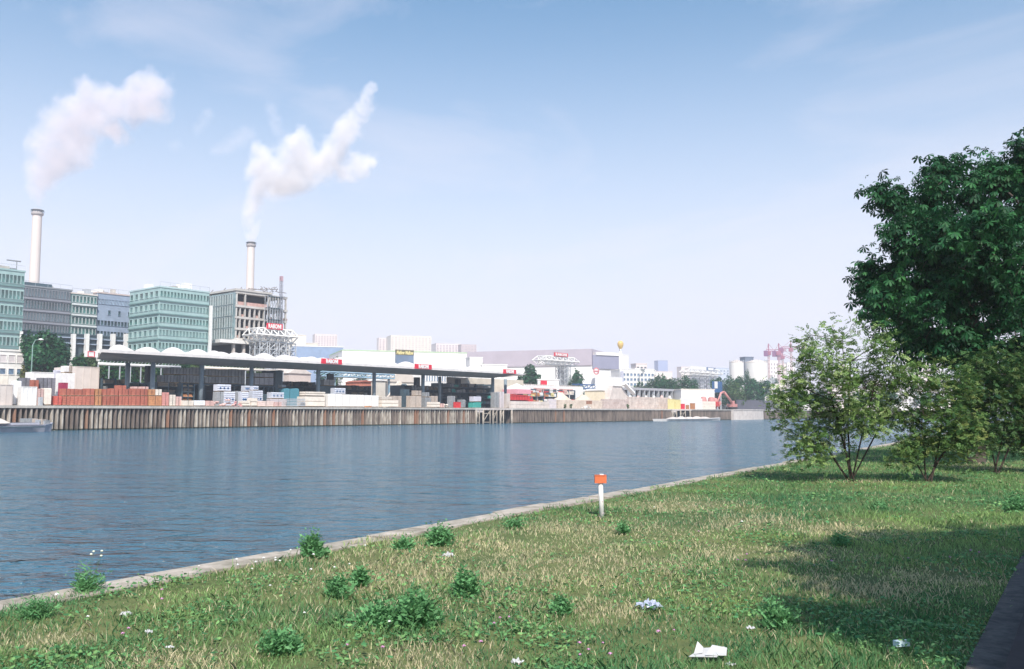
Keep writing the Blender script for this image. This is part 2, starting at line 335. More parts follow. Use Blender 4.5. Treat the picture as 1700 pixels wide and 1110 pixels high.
def panel_sign(px0, px1, pt, pb, X, label, s='RABONI', kind=0, thick=.15):
    y0, y1 = YX(px0, X, pt), YX(px1, X, pt); z1 = ZX(px0, pt, X); z0 = ZX(px0, pb, X); c = ((y0+y1)/2, (z0+z1)/2); wdt = y1-y0; hh = z1-z0
    t = thing('shop_sign', (-X, c[0], z0), label, 'sign', 'red and white builders yard signs')
    MB().box(-X-thick, -X, y0, y1, z0, z1).build('board', redsign if kind != 2 else white, t)
    if kind == 0:
        text(s, (-X+.06, c[0], c[1]), hh*.84, white, t, wdt*.58, bold=.05)
    elif kind == 1:
        text(s, (-X+.06, c[0], c[1]), hh*.78, white, t, wdt*.80, bold=.04)
    else:
        for f in (.24, .72): MB().box(-X+.003, -X+.05, y0+wdt*f-.06, y0+wdt*f+.06, z0+.02, z1-.02).build('stripe', redsign, t)
        MB().box(-X+.003, -X+.05, y0+wdt*.3, y0+wdt*.66, z0+.02, z0+.12).build('stripe', redsign, t); MB().box(-X+.003, -X+.05, y0+wdt*.3, y0+wdt*.66, z1-.12, z1-.02).build('stripe', redsign, t)
    return t
# ---------------------------------------------------------------- the long open shed
XS = 138.0; xb = 156.0
ys0, ys1 = YX(166, XS, 578), YX(862, XS, 618); zs = 12.15
skew = YX(158, xb, 585)-ys0
shed = thing('storage_shed', (-150, (ys0+ys1)/2, Q), 'long open-sided storage shed with a scalloped white roof on blue-grey columns', 'shed')
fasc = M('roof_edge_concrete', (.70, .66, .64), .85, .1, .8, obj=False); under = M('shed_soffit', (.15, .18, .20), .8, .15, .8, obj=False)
MB().extr([(-XS-.6, zs), (-XS, zs), (-XS, zs+.5), (-XS-.6, zs+.5)], ys0, ys1).build('roof_edge', fasc, shed)
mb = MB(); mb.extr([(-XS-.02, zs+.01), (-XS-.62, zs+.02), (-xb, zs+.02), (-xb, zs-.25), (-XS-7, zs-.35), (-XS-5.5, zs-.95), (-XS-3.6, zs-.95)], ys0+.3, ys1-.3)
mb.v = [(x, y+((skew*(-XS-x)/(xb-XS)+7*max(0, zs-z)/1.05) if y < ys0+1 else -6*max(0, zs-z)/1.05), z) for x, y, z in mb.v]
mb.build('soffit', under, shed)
nb = 22; per = (ys1-ys0-3)/nb; roofm = M('white_roof_membrane', (.74, .69, .67), .7, .12, .35, col2=(.62, .57, .55), obj=False)
mb = MB(); NY = nb*10; NX = 26
for i in range(NY+1):
    for j in range(NX+1):
        u = j/NX; x = -XS-.5-(xb-XS-1)*u; yl = ys0+1.5+skew*u; y = yl+(ys1-1.5-yl)*i/NY
        k = nb*i/NY; a = abs(math.sin(math.pi*k)); row = abs(math.sin(math.pi*min(1, u*3)))if u < 1/3 else abs(math.sin(math.pi*(u*3 % 1)))
        kk = int(k); hgt = 1.05*(.72+.5*math.sin(kk*2.4+int(u*3)*1.7)**2+.12*math.sin(kk*5.1))
        if kk == 0 or kk == 1: hgt *= 1.1
        z = zs+.45+hgt*(a**.8)*(row**.6)+.25*math.sin(math.pi*u)
        mb.v.append((x, y, z))
for i in range(NY):
    for j in range(NX): mb.f.append((i*(NX+1)+j, (i+1)*(NX+1)+j, (i+1)*(NX+1)+j+1, i*(NX+1)+j+1)); mb.m.append(0); mb.sm.append(True)
mb.build('roof', roofm, shed)
# pointed wing tips at both ends of the roof
tp = PX(148, 581, XS+1.5); MB().add([(tp.x, tp.y, zs+.1), (-XS, ys0+.1, zs+.3), (-XS-6, ys0+.1+skew*6/(xb-XS), zs+.3), (-XS, ys0+.1, zs-.15), (-XS-6, ys0+.1+skew*6/(xb-XS), zs-.6)], [(0, 1, 2), (0, 4, 3), (0, 3, 1), (0, 2, 4), (1, 3, 4, 2)]).build('roof_tip', fasc, shed)
tp = PX(874, 619, XS+1.5); MB().add([(tp.x, tp.y, zs+.1), (-XS, ys1-.1, zs+.35), (-XS-6, ys1-.1, zs+.3), (-XS, ys1-.1, zs-.1), (-XS-6, ys1-.1, zs-.6)], [(0, 1, 2), (0, 4, 3), (0, 3, 1), (0, 2, 4), (1, 3, 4, 2)]).build('roof_tip', fasc, shed)
colm = M('column_grey_blue', (.20, .25, .29), .7, .15, .7, obj=False)
for px, X in ((211, 147), (253, 142), (334, 142), (417, 142), (528, 142), (621, 142), (702, 142), (730, 147), (818, 142), (839, 145)):
    y = YX(px, X, 640); MB().tube([(-X, y, Q), (-X, y, zs-.93)], .40, 14).build('column', colm, shed)
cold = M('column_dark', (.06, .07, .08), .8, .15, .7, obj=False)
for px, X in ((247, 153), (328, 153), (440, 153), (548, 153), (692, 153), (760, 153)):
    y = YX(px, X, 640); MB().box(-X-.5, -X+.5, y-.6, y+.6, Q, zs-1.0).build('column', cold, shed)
y0, y1 = YX(742, 155.6, 630), YX(868, 155.6, 625)
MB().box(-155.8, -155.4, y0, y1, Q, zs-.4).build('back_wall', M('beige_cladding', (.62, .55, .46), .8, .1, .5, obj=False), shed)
panel_sign(534, 568, 594.5, 603, XS-.2, 'RABONI sign on the roof edge left of the middle, above a column')
panel_sign(689, 717, 603.5, 611.5, XS-.2, 'RABONI sign on the roof edge, the middle one of three')
panel_sign(836, 857, 612.5, 619.5, XS-.2, 'RABONI sign at the right end of the long roof edge')
panel_sign(141, 163, 582, 592, XS-1.5, 'small white sign with red stripes hanging at the left tip of the shed roof', kind=2)

# ---------------------------------------------------------------- goods in the yard
def goods(px0, px1, pt, X, kind, label, pb=None, depth=1.3, group=None, cat='pallet', name=None, mat=None, zb=None):
    y0, y1 = YX(px0, X, pt), YX(px1, X, pt); z1 = ZX((px0+px1)/2, pt, X); z0 = Q if pb is None else max(Q, ZX((px0+px1)/2, pb, X))
    if zb is not None: z0 = zb
    x1 = -X; x0 = x1-depth; w_ = y1-y0; h_ = z1-z0; c = (x0/2+x1/2, (y0+y1)/2, z0)
    DEF = dict(brick=('brick_pack', brick), orange=('tile_pack', orange), wrap=('wrapped_pallet', wrap), block=('block_pack', greywrap), tan=('block_pack', tanblock), slab=('slab_stack', slabm), pink=('stone_pack', pinkish), heap=('bag_heap', pinkish), bars=('bar_stack', steel), crate=('crate', red), teal=('covered_load', teal), timber=('timber_stack', wood), bag=('bagged_load', wrap))
    nm, mt = DEF[kind]; nm = name or nm; mt = mat or mt
    t = thing(nm, c, label, cat, group)
    e = .012*w_+.004; yy0, yy1 = y0+e, y1-e
    if kind not in ('heap', 'crate'):
        p = MB(); ph = min(.14, h_*.15)
        for k in range(3): yc = yy0+(yy1-yy0)*(.07+.43*k); p.box(x0+.05, x1-.02, yc-.06, yc+.06, z0, z0+ph*.7)
        p.box(x0+.03, x1, yy0, yy1, z0+ph*.7, z0+ph); p.build('pallet', wood, t)
    else: ph = 0
    mb = MB()
    if kind in ('brick', 'orange', 'block', 'tan', 'pink'):
        nl = max(2, int(h_/.3)); nc = max(1, round(w_/.8))
        for k in range(nl):
            za = z0+ph+.005+(h_-ph)*k/nl; zb_ = z0+ph+(h_-ph)*(k+1)/nl
            for c_ in range(nc):
                ya_, yb_ = yy0+(yy1-yy0)*c_/nc, yy0+(yy1-yy0)*(c_+1)/nc; j = random.uniform(0, .03)
                mb.box(x0+j, x1-j-.01, ya_+.012, yb_-.012, za+.008, zb_)
        mb.build('load', mt, t)
        s_ = MB(); s_.box(x0+.3, x1+.012, (yy0+yy1)/2-.02, (yy0+yy1)/2+.02, z0+ph, z1+.012); s_.build('strap', rubber, t)
    elif kind in ('wrap', 'bag'):
        n = max(2, int(w_/.5)); nl = max(2, int(h_/.35)) if kind == 'bag' else 1
        for k in range(nl):
            za = z0+ph+.005+(h_-ph)*k/nl; zb_ = z0+ph+(h_-ph)*(k+1)/nl
            for c_ in range(n):
                ya_, yb_ = yy0+(yy1-yy0)*c_/n, yy0+(yy1-yy0)*(c_+1)/n; b_ = .05+random.uniform(0, .05)
                mb.extr([(x0, za), (x1-b_, za), (x1, za+b_), (x1, zb_-b_*1.4), (x1-b_*1.5, zb_-.005), (x0, zb_-.005)], ya_+.01, yb_-.01)
        mb.build('load', mt, t)
        if kind == 'bag':
            d_ = MB()
            for k in range(3):
                yc = yy0+(yy1-yy0)*(.22+.28*k); zc = (z0+z1)/2; d_.tube([(x1+.001, yc, zc), (x1+.014, yc, zc)], min(.2, h_*.14), 10)
            d_.build('printed_dots', blue, t)
    elif kind == 'slab':
        nl = max(2, int(h_/.8)); 
        for k in range(nl):
            za = z0+ph+(h_-ph)*k/nl; zb_ = z0+ph+(h_-ph)*(k+1)/nl; j = random.uniform(0, .12)
            mb.box(x0, x1-j*.4, yy0+j, yy1-random.uniform(0, .1), za+.09, zb_)
        mb.build('load', mt, t); b_ = MB()
        for k in range(1, nl): za = z0+ph+(h_-ph)*k/nl; b_.box(x0+.1, x1-.2, yy0+.15, yy1-.15, za, za+.088)
        b_.build('spacer', wood, t)
    elif kind == 'bars':
        for k in range(5): zc = z0+ph+(h_-ph)*(k+.5)/5; mb.box(x0, x1, yy0, yy1, zc-h_*.05, zc+h_*.05)
        mb.build('load', mt, t)
    elif kind == 'timber':
        for k in range(int(h_/.22)):
            za = z0+ph+.22*k; n = 3
            for c_ in range(n): mb.box(x0+(x1-x0)*c_/n+.02, x0+(x1-x0)*(c_+1)/n-.02+random.uniform(0, .05), yy0+random.uniform(0, .2), yy1-random.uniform(0, .2), za+.02, za+.2)
        mb.build('load', mt, t)
    elif kind == 'heap':
        for k in range(int(5+w_*3)):
            f = random.random(); yc = yy0+w_*f*.96; hmax = h_*(.35+.65*math.sin(math.pi*min(1, max(0, f)))); zc = z0+random.uniform(.1, 1)*hmax*.8; xx = random.uniform(x0, x1-.2)
            mb.lathe((xx, yc, zc-.12), [(.12, 0), (.27, .06), (.3, .14), (.2, .24), (.05, .27)], 7)
        mb.build('bags', mt, t)
    elif kind == 'crate':
        mb.box(x0, x1, yy0, yy1, z0, z1); mb.build('body', mt, t); r_ = MB()
        for k in range(4): yc = yy0+(yy1-yy0)*(.06+.293*k); r_.box(x1+.002, x1+.05, yc-.05, yc+.05, z0+.02, z1-.02)
        r_.box(x1+.002, x1+.06, yy0, yy1, z1-.1, z1-.0); r_.build('rib', mt, t)
    elif kind == 'teal':
        mb.extx([(yy0, z0+ph), (yy1, z0+ph), (yy1-.05, z1-.15), (yy0+w_*.7, z1), (yy0+w_*.35, z1-.08), (yy0+.08, z1-.2)], x0, x1); mb.build('load', mt, t)
    return t
# red brick packs in a double row on the quay edge
cols = [(104, 117), (117, 130), (130, 143), (143, 157), (158.5, 169), (172, 183), (183.6, 196.5), (198, 208), (208, 219), (219, 233), (234, 245.5)]
for i, (a, b_) in enumerate(cols):
    k = 'orange' if i == 4 else 'brick'; nm = 'orange tile' if i == 4 else 'red brick'
    zm = ZX(a, 657.3, 134.5)
    goods(a, b_, 657.3, 134.5, k, f'{nm} pack, bottom tier, {ORD[i]} from the left in the double row of brick packs', group='brick packs stacked two high on the quay')
    goods(a, b_, 644.8+(i % 3)*.5, 134.5, k, f'{nm} pack, top tier, {ORD[i]} from the left in the double row of brick packs', group='brick packs stacked two high on the quay', zb=zm)
goods(91, 103, 657, 134.3, 'brick', 'single low bright red brick pack at the left end of the brick row', mat=M('bright_red_brick', (.6, .13, .1), .9, .15, 2))
zm = ZX(250, 657, 134.4)
goods(247, 269, 657, 134.4, 'orange', 'broad orange tile pack with pale wood, lower of two, right of the red brick packs')
goods(247, 258, 646, 134.4, 'orange', 'small dark orange tile pack on top of the broad one, on the left', zb=zm); goods(258.5, 269, 646, 134.4, 'orange', 'small pale orange tile pack on top of the broad one, on the right', zb=zm, mat=slabm)
goods(270, 281, 651, 134.3, 'pink', 'tall narrow pink-red stone pack right of the orange tile packs', mat=M('rose_brick', (.6, .27, .24), .9, .12, 2))
goods(282, 292, 655, 134.3, 'pink', 'pale pink stone pack beside the tall narrow rose pack', mat=slabm)
goods(292.5, 302, 658, 134.3, 'pink', 'cream stone pack in front of the timber rack')
goods(196, 210, 639.5, 137.2, 'brick', 'brick pack peeping over the double row, left of the first shed column')
goods(222, 236, 641.5, 137.2, 'pink', 'pink block pack peeping over the right part of the brick row'); goods(236.5, 247, 641.5, 137.2, 'pink', 'second pink block pack peeping over the brick row, by the second column')
# left end of the yard
goods(-12, 22.5, 638, 134.2, 'crate', 'wide blank pale block at the far left end of the quay', mat=pale_conc, cat='block', name='concrete_block', depth=3)
goods(-14, 15, 621, 140, 'crate', 'cream cabin box standing behind the pale block at the far left', mat=cream, cat='cabin', name='site_cabin', depth=3)
goods(36, 62.5, 641.5, 134.3, 'crate', 'white framed container with two pale panels on the quay edge', mat=white, cat='container', name='white_container', depth=2.5)
goods(63, 73, 645, 134.2, 'pink', 'pinkish stone pack between the white container and the cream one')
goods(73.5, 86, 644, 134.2, 'wrap', 'cream wrapped pack left of the single red brick pack', mat=slabm)
goods(66, 71, 659, 133.4, 'crate', 'small blue-grey locker standing before the pinkish stone pack', mat=steel, cat='locker', name='locker', depth=.6)
goods(24, 36, 632, 136, 'wrap', 'tall narrow white wrapped pack left of the white container')
for i, (a, b_) in enumerate(((36, 51), (66, 79), (79.5, 93))):
    goods(a, b_, 627, 138.5, 'block', f'dark grey block stack, {ORD[i]} from the left behind the white container', group='dark grey block stacks', mat=M('dark_grey_block', (.22, .22, .25), .85, .2, 2))
goods(51.5, 65, 630.5, 138, 'brick', 'red pack squeezed between two dark grey block stacks')
goods(53, 93, 617.5, 144, 'crate', 'long white flat-topped container below the big round tree', mat=white, cat='container', name='white_container', depth=2.5)
goods(94, 104, 614, 143, 'bag', 'leaning lilac-white bagged load beside the tall white stack', mat=M('lilac_wrap', (.55, .54, .62), .5, .1, 2))
zt = ZX(115, 619, 139)
goods(104.5, 125, 619, 139, 'wrap', 'big bright white wrapped block, lower part of the tall white stack', depth=2.6, mat=white)
goods(107, 115, 607, 139, 'wrap', 'bright white box on the left top of the tall white stack', zb=zt, mat=white); goods(115.5, 121, 607, 139, 'tan', 'brown box drawn as the shaded right face of the white box on the tall white stack', zb=zt)  # brown box stands in for the white box's shaded right face
goods(101.5, 113, 635, 137, 'crate', 'small dark red crate in front of the tall white stack', mat=M('crimson', (.4, .04, .1), .6, .1), cat='crate', depth=1)
goods(124, 166, 608.5, 152, 'crate', 'large plain beige storage box left of the shed columns', mat=M('beige_box', (.68, .6, .56), .8, .07, .6, obj=False), cat='storage box', name='storage_box', depth=8)
# racks with timber inside the shed
def rack(px0, px1, pt, X, shelves, label, load, mats, depth=3, group='storage racks in the shed', gap=.0):
    y0, y1 = YX(px0, X, pt), YX(px1, X, pt); z1 = ZX((px0+px1)/2, pt, X); t = thing('storage_rack', (-X, (y0+y1)/2, Q), label, 'rack', group); nb_ = max(2, int((y1-y0)/3))
    for k in range(nb_+1):
        y = y0+(y1-y0)*k/nb_; MB().box(-X-depth, -X, y-.07, y+.07, Q, z1).build('upright', dsteel, t)
    for s_ in range(shelves):
        z = Q+(z1-Q)*(s_+.95)/(shelves+.6); MB().box(-X-depth+.02, -X+.05, y0+.08, y1-.08, z-.1, z).build('shelf', dsteel, t)
    for s_ in range(-1, shelves):
        z = Q if s_ < 0 else Q+(z1-Q)*(s_+.95)/(shelves+.6); y = y0+.3
        while y < y1-.6:
            w_ = random.uniform(.6, 2.2); hh = random.uniform(.3, .72)*(z1-Q)/(shelves+.6); e = min(y+w_, y1-.2)
            if random.random() > gap:
                mb = MB(); nl = random.randint(2, 4)
                for q in range(nl): mb.box(-X-depth+.3, -X-random.uniform(0, .3), y, e-random.uniform(0, .1), z+.005+hh*q/nl, z+hh*(q+.9)/nl)
                mb.build(load, random.choice(mats), t)
            y = e+random.uniform(.05, .5)
    return t
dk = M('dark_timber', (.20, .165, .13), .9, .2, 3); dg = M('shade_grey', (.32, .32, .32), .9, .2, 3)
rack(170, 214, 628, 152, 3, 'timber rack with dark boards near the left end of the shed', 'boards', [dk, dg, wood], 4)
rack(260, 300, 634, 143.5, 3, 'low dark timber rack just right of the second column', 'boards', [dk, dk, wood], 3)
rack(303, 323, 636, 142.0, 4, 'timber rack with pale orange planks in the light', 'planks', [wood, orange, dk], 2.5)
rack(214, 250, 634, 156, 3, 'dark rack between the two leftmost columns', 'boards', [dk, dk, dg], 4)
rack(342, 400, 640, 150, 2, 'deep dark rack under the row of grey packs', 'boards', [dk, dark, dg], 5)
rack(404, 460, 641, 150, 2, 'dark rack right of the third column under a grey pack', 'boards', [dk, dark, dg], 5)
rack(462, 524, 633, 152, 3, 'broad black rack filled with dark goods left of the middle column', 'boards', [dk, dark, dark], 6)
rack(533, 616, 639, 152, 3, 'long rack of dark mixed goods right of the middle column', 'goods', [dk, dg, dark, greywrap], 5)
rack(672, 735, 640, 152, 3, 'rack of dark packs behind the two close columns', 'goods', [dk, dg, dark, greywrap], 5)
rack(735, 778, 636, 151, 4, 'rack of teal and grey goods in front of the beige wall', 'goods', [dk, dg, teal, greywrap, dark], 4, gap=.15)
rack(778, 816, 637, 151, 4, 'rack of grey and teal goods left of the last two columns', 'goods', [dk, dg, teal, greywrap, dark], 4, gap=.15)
# grey packs on a raised platform
def platform(px0, px1, pt, X, label):
    y0, y1 = YX(px0, X, pt), YX(px1, X, pt); z = ZX((px0+px1)/2, pt, X); t = thing('loading_platform', (-X, (y0+y1)/2, Q), label, 'platform', 'dark platforms carrying grey packs')
    MB().box(-X-5, -X, y0, y1, z-.25, z).build('deck', dsteel, t)
    n_ = 5
    for k in range(n_): y = y0+.2+(y1-y0-.4)*k/(n_-1); MB().box(-X-.4, -X-.15, y-.12, y+.12, Q, z-.25).build('leg', dsteel, t); MB().box(-X-4.8, -X-4.55, y-.12, y+.12, Q, z-.25).build('leg', dsteel, t)
    MB().box(-X-4.2, -X-4.0, y0+.1, y1-.1, Q, z-.3).build('back_panel', dark, t)
    return z
def row(px0, px1, n, pts, X, kind, fmt, group, mat=None, zb=None, depth=1.5):
    for i in range(n):
        a = px0+(px1-px0)*i/n; b_ = px0+(px1-px0)*(i+1)/n
        goods(a+.15, b_-.15, pts[i % len(pts)], X, kind, fmt.format(ORD[i]), group=group, mat=mat, zb=zb, depth=depth)
z = platform(262, 332, 635.5, 146, 'dark platform under grey packs between the second and third columns')
zz = ZX(300, 622, 146.2)
row(268, 331, 6, [622.5, 622, 623], 146.2, 'block', 'grey block pack, lower tier, {} from the left between the second and third columns', 'grey packs on the shed platforms', zb=z)
row(278, 331, 5, [610, 609.5, 611], 146.2, 'block', 'grey block pack, upper tier, {} from the left between the second and third columns', 'grey packs on the shed platforms', zb=zz)
z = platform(339, 408, 637, 146, 'dark platform under grey packs between the third and fourth columns')
zz = ZX(370, 625, 146.2)
row(341, 407, 6, [625], 146.2, 'block', 'grey block pack, lower tier, {} from the left between the third and fourth columns', 'grey packs on the shed platforms', zb=z)
row(341, 407, 6, [613, 612.5, 613.5], 146.2, 'block', 'grey block pack, upper tier, {} from the left between the third and fourth columns', 'grey packs on the shed platforms', zb=zz)
z = platform(422, 456, 639.5, 145, 'short dark platform just right of the fourth column')
zz = ZX(440, 626.5, 145)
for i, (a, b_) in enumerate(((423, 438.6), (439, 454.5))):
    goods(a, b_, 627, 145, 'block', f'banded grey pack, lower tier, {ORD[i]} of two right of the fourth column', zb=z, group='banded grey packs', depth=3, mat=M('banded_grey', (.40, .39, .42), .8, .12, 2)); goods(a, b_, 619, 145, 'block', f'banded grey pack, upper tier, {ORD[i]} of two right of the fourth column', zb=zz, group='banded grey packs', depth=3, mat=MATS['banded_grey'])
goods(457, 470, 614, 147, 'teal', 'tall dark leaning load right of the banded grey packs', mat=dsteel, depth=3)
goods(538, 556, 630, 146, 'block', 'grey block pack raised high, just right of the middle column', zb=ZX(545, 640, 146)); goods(530, 557, 640.3, 146.4, 'crate', 'dark container under the high grey pack right of the middle column', mat=dsteel, cat='container', name='dark_container')
# front row under the shed: bagged loads with blue dots, stone heaps, slabs
bg_ = 'white bagged loads printed with blue dots'; bl = M('blue_white_bags', (.62, .64, .72), .5, .1, 2)
z = ZX(375, 650, 135.5)
goods(361, 384, 638, 136.2, 'bag', 'white bagged load with blue dots, topmost, behind the third column', zb=ZX(372, 650, 136.2), group=bg_, mat=bl)
goods(360, 372, 650, 136.2, 'block', 'grey block pack carrying the left of the topmost dotted bags'); goods(372.5, 391, 650, 136, 'bag', 'white bagged load with blue dots, second from top, right of the third column', group=bg_, mat=bl)
goods(392, 401, 649, 137, 'block', 'grey pack left of the dotted bags by the fourth column'); goods(402, 413, 650, 135.4, 'bag', 'upright dotted bag load just left of the fourth column', group=bg_, mat=bl)
goods(407, 415, 640, 137, 'bag', 'small dotted bag load tucked behind the fourth column on the left', group=bg_, mat=bl, zb=ZX(411, 650, 137))
goods(421, 429.5, 640.5, 136, 'bag', 'small dotted bag load on top, just right of the fourth column', group=bg_, mat=bl, zb=ZX(425, 648, 136)); goods(419, 437, 648, 136, 'bag', 'wide dotted bag load beneath the small one right of the fourth column', group=bg_, mat=bl)
goods(450, 472, 651, 136, 'bag', 'lone dotted bag load on the cream stone, midway between fourth and fifth columns', group=bg_, mat=bl, zb=ZX(460, 662, 136)); goods(449, 477, 662, 135.6, 'pink', 'lilac-white stone pack carrying the lone dotted bag load', mat=M('lilac_stone', (.62, .56, .58), .9, .1, 2))
goods(555.5, 574, 644, 137, 'bag', 'dotted bag load raised behind the white wrapped row', group=bg_, mat=bl, zb=ZX(565, 655, 137))
goods(303, 322, 664.5, 133.7, 'pink', 'low pink stone pack below the planks rack', mat=slabm); goods(322.5, 341, 664.5, 133.7, 'wrap', 'low white wrapped pack beside the third column'); goods(341.5, 356, 665, 133.7, 'pink', 'low rose stone pack right of the third column')
goods(356, 371, 663.5, 133.7, 'heap', 'small heap of pink bags left of the bigger heap', cat='heap'); goods(372, 392, 659.5, 133.5, 'heap', 'big heap of pink bags in front of the dotted bags', cat='heap'); goods(392, 402, 665, 133.5, 'heap', 'low heap of red-pink bags by the fourth column', cat='heap', mat=M('rose_bags', (.6, .3, .3), .8, .15, 3))
goods(402, 416, 665.5, 133.6, 'slab', 'low cream slab pack at the foot of the fourth column'); goods(417, 428, 660.5, 133.8, 'slab', 'cream slab pack just right of the fourth column'); goods(428.5, 455, 665.5, 133.6, 'pink', 'long low cream-pink stone pack before the gap', mat=M('cream_pink', (.7, .55, .5), .9, .1, 2))
goods(456, 468, 667, 133.4, 'pink', 'low peach stone pack right of the long low one')
goods(481, 507, 661, 133.8, 'bars', 'stack of pale grey bars left of the cream slabs')
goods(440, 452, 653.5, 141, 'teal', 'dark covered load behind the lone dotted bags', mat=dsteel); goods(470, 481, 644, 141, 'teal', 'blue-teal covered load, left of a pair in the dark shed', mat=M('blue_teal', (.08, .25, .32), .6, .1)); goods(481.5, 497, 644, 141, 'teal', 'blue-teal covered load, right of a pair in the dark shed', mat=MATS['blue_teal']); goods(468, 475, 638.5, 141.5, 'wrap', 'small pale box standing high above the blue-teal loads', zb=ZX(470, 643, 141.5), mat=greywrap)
zz = ZX(520, 658, 134.4)
goods(505, 541, 658, 134.4, 'slab', 'wide cream slab stack, lower part, left of the white wrapped row', depth=2.4); goods(507, 541, 650, 134.5, 'slab', 'cream slab stack on top of the wide lower one', zb=zz, depth=2)
row(545, 629, 7, [653.5, 654, 654.6, 655, 655.2, 655.8, 656.4], 134.3, 'wrap', 'bright white wrapped pallet, {} from the left in the row of seven', 'bright white wrapped pallets in a row', mat=white)
MB().box(-133.5, -132.8, YX(607, 133, 672), YX(617, 133, 672), Q+.02, Q+.3, rz=.3).build('open_crate', orange, label='small orange-brown tray lying before the white wrapped pallets', cat='tray')
goods(634, 662, 664, 134.2, 'slab', 'cream slab stack with two layers right of the white wrapped row'); goods(634, 651, 658.5, 134.3, 'slab', 'short cream slab pack on the left of the two-layer stack', zb=ZX(640, 664, 134.3)); goods(652, 667, 657, 135.8, 'tan', 'grey-tan pack behind the cream slabs')
for i, (a, b_, t_, lab) in enumerate(((681, 700, 657, 'lower tan block pack in the shade left of the sixth column'), (690, 700, 648, 'small tan block pack on top in the shade left of the sixth column'), (705.5, 716, 659.5, 'lilac-grey pack between the sixth and seventh columns'), (716.5, 727, 657, 'tan pack beside the seventh column'), (707, 713, 651, 'small dark grey pack between the sixth and seventh columns'))):
    goods(a, b_, t_, 136+i*.3 if i != 1 else 136, 'tan' if i != 2 and i != 4 else 'block', lab, zb=ZX(a, 657, 136) if i == 1 else (ZX(a, 659, 137.2) if i == 4 else None))
goods(671, 680, 646, 139, 'block', 'dark block pack beside the conveyor foot', mat=dsteel)
goods(715, 731, 667, 133.5, 'slab', 'low cream slab pack in front of the seventh column'); goods(732, 738, 669.5, 133.5, 'pink', 'tiny pink pack right of the low cream slabs'); goods(738.5, 749, 667.5, 133.7, 'heap', 'small pile of cream sacks right of the tiny pink pack', mat=slabm, cat='heap')
goods(757, 765, 667, 134, 'crate', 'bright red tub on the quay right of the cream sacks', cat='tub', name='red_tub', depth=.8); goods(749, 756, 657, 136, 'block', 'grey grid crate behind the red tub'); goods(766, 773, 663, 136, 'wrap', 'pale grey wrapped pack right of the red tub', mat=greywrap)
goods(786, 799, 658, 136, 'wrap', 'pale lilac wrapped pack above a teal one', mat=M('lilac_wrap'), zb=ZX(790, 667, 136)); goods(784, 799, 667, 136, 'teal', 'low teal covered pack carrying a lilac one')
goods(821, 829, 651, 138, 'block', 'grey cage of stones left of the pair of end columns', mat=greywrap); goods(830, 837, 650, 138, 'block', 'spotted grey cage of stones between the end columns', mat=M('lilac_stone')); goods(841, 847, 653, 138, 'wrap', 'narrow pale pack right of the last column', mat=pale_conc)
# ---------------------------------------------------------------- buildings behind the yard
glass_d = M('dark_glass', (.07, .12, .14), .15, .55, .5, spec=.8); glass_t = M('teal_glass', (.08, .19, .18), .15, .55, .6, spec=.8)
skin = M('pale_green_glass_skin', (.34, .47, .46), .22, .12, .5, col2=(.25, .38, .37), spec=.7); skin2 = M('pale_glass_skin_side', (.42, .55, .55), .22, .1, .5, spec=.7)
greyf = M('grey_facade', (.25, .265, .29), .6, .1, .5); bluef = M('blue_grey_facade', (.30, .36, .46), .5, .12, .5, spec=.5); slabline = M('floor_line', (.16, .26, .26), .6, .1, 1)
def unit(a, b): v = Vector((b.x-a.x, b.y-a.y, 0)); L_ = v.length; v.normalize(); return v, L_
def facade(parent, A, B, z0, z1, rows, cols, mats=None, fw=.72, fh=.6, name='window', sub=False, skip=None, proud=.06, maxn=100):
    """real window units, one object each, standing slightly proud of the wall from A to B (left to right as seen)"""
    mats = mats or [white, glass_d]; u, L_ = unit(A, B); nrm = Vector((u.y, -u.x, 0)); cw, chh = L_/cols, (z1-z0)/rows; w_, h_ = cw*fw, chh*fh
    proto = None; org = WO[parent.name]; n_ = 0
    for r in range(rows):
        for c in range(cols):
            if (skip and skip(r, c)) or n_ >= maxn: continue
            n_ += 1; p = Vector((A.x, A.y, 0))+u*(cw*(c+.5)); zc = z0+chh*(r+.5); loc = Vector((p.x, p.y, zc))-org
            if proto is None:
                mb = MB(); t_ = min(.12, w_*.08)
                def q(a0, a1, d0, d1, h0, h1, mi):
                    vs = [u*a+nrm*d+Vector((0, 0, h)) for h in (h0, h1) for a, d in ((a0, d0), (a1, d0), (a1, d1), (a0, d1))]
                    mb.add(vs, [(3, 2, 1, 0), (4, 5, 6, 7), (0, 1, 5, 4), (1, 2, 6, 5), (2, 3, 7, 6), (3, 0, 4, 7)], mi)
                q(-w_/2, w_/2, .004, proud*.6, -h_/2, h_/2, 1)
                for s_ in (-1, 1): q(s_*w_/2-t_/2, s_*w_/2+t_/2, .004, proud+.06, -h_/2, h_/2, 0)
                q(-w_/2-t_/2, w_/2+t_/2, .004, proud+.08, h_/2, h_/2+t_, 0); q(-w_/2-t_/2, w_/2+t_/2, .004, proud+.08, -h_/2-t_, -h_/2, 0)
                o = mb.build(name, mats, parent, origin=(0, 0, 0)); 
                a = np.zeros(len(o.data.vertices)*3, np.float32); o.data.vertices.foreach_get('co', a); a = a.reshape(-1, 3)+np.array(org, np.float32); o.data.vertices.foreach_set('co', a.ravel()); o.data.update()
                o.location = loc; proto = o
            else:
                o = proto.copy(); COL.objects.link(o); o.location = loc
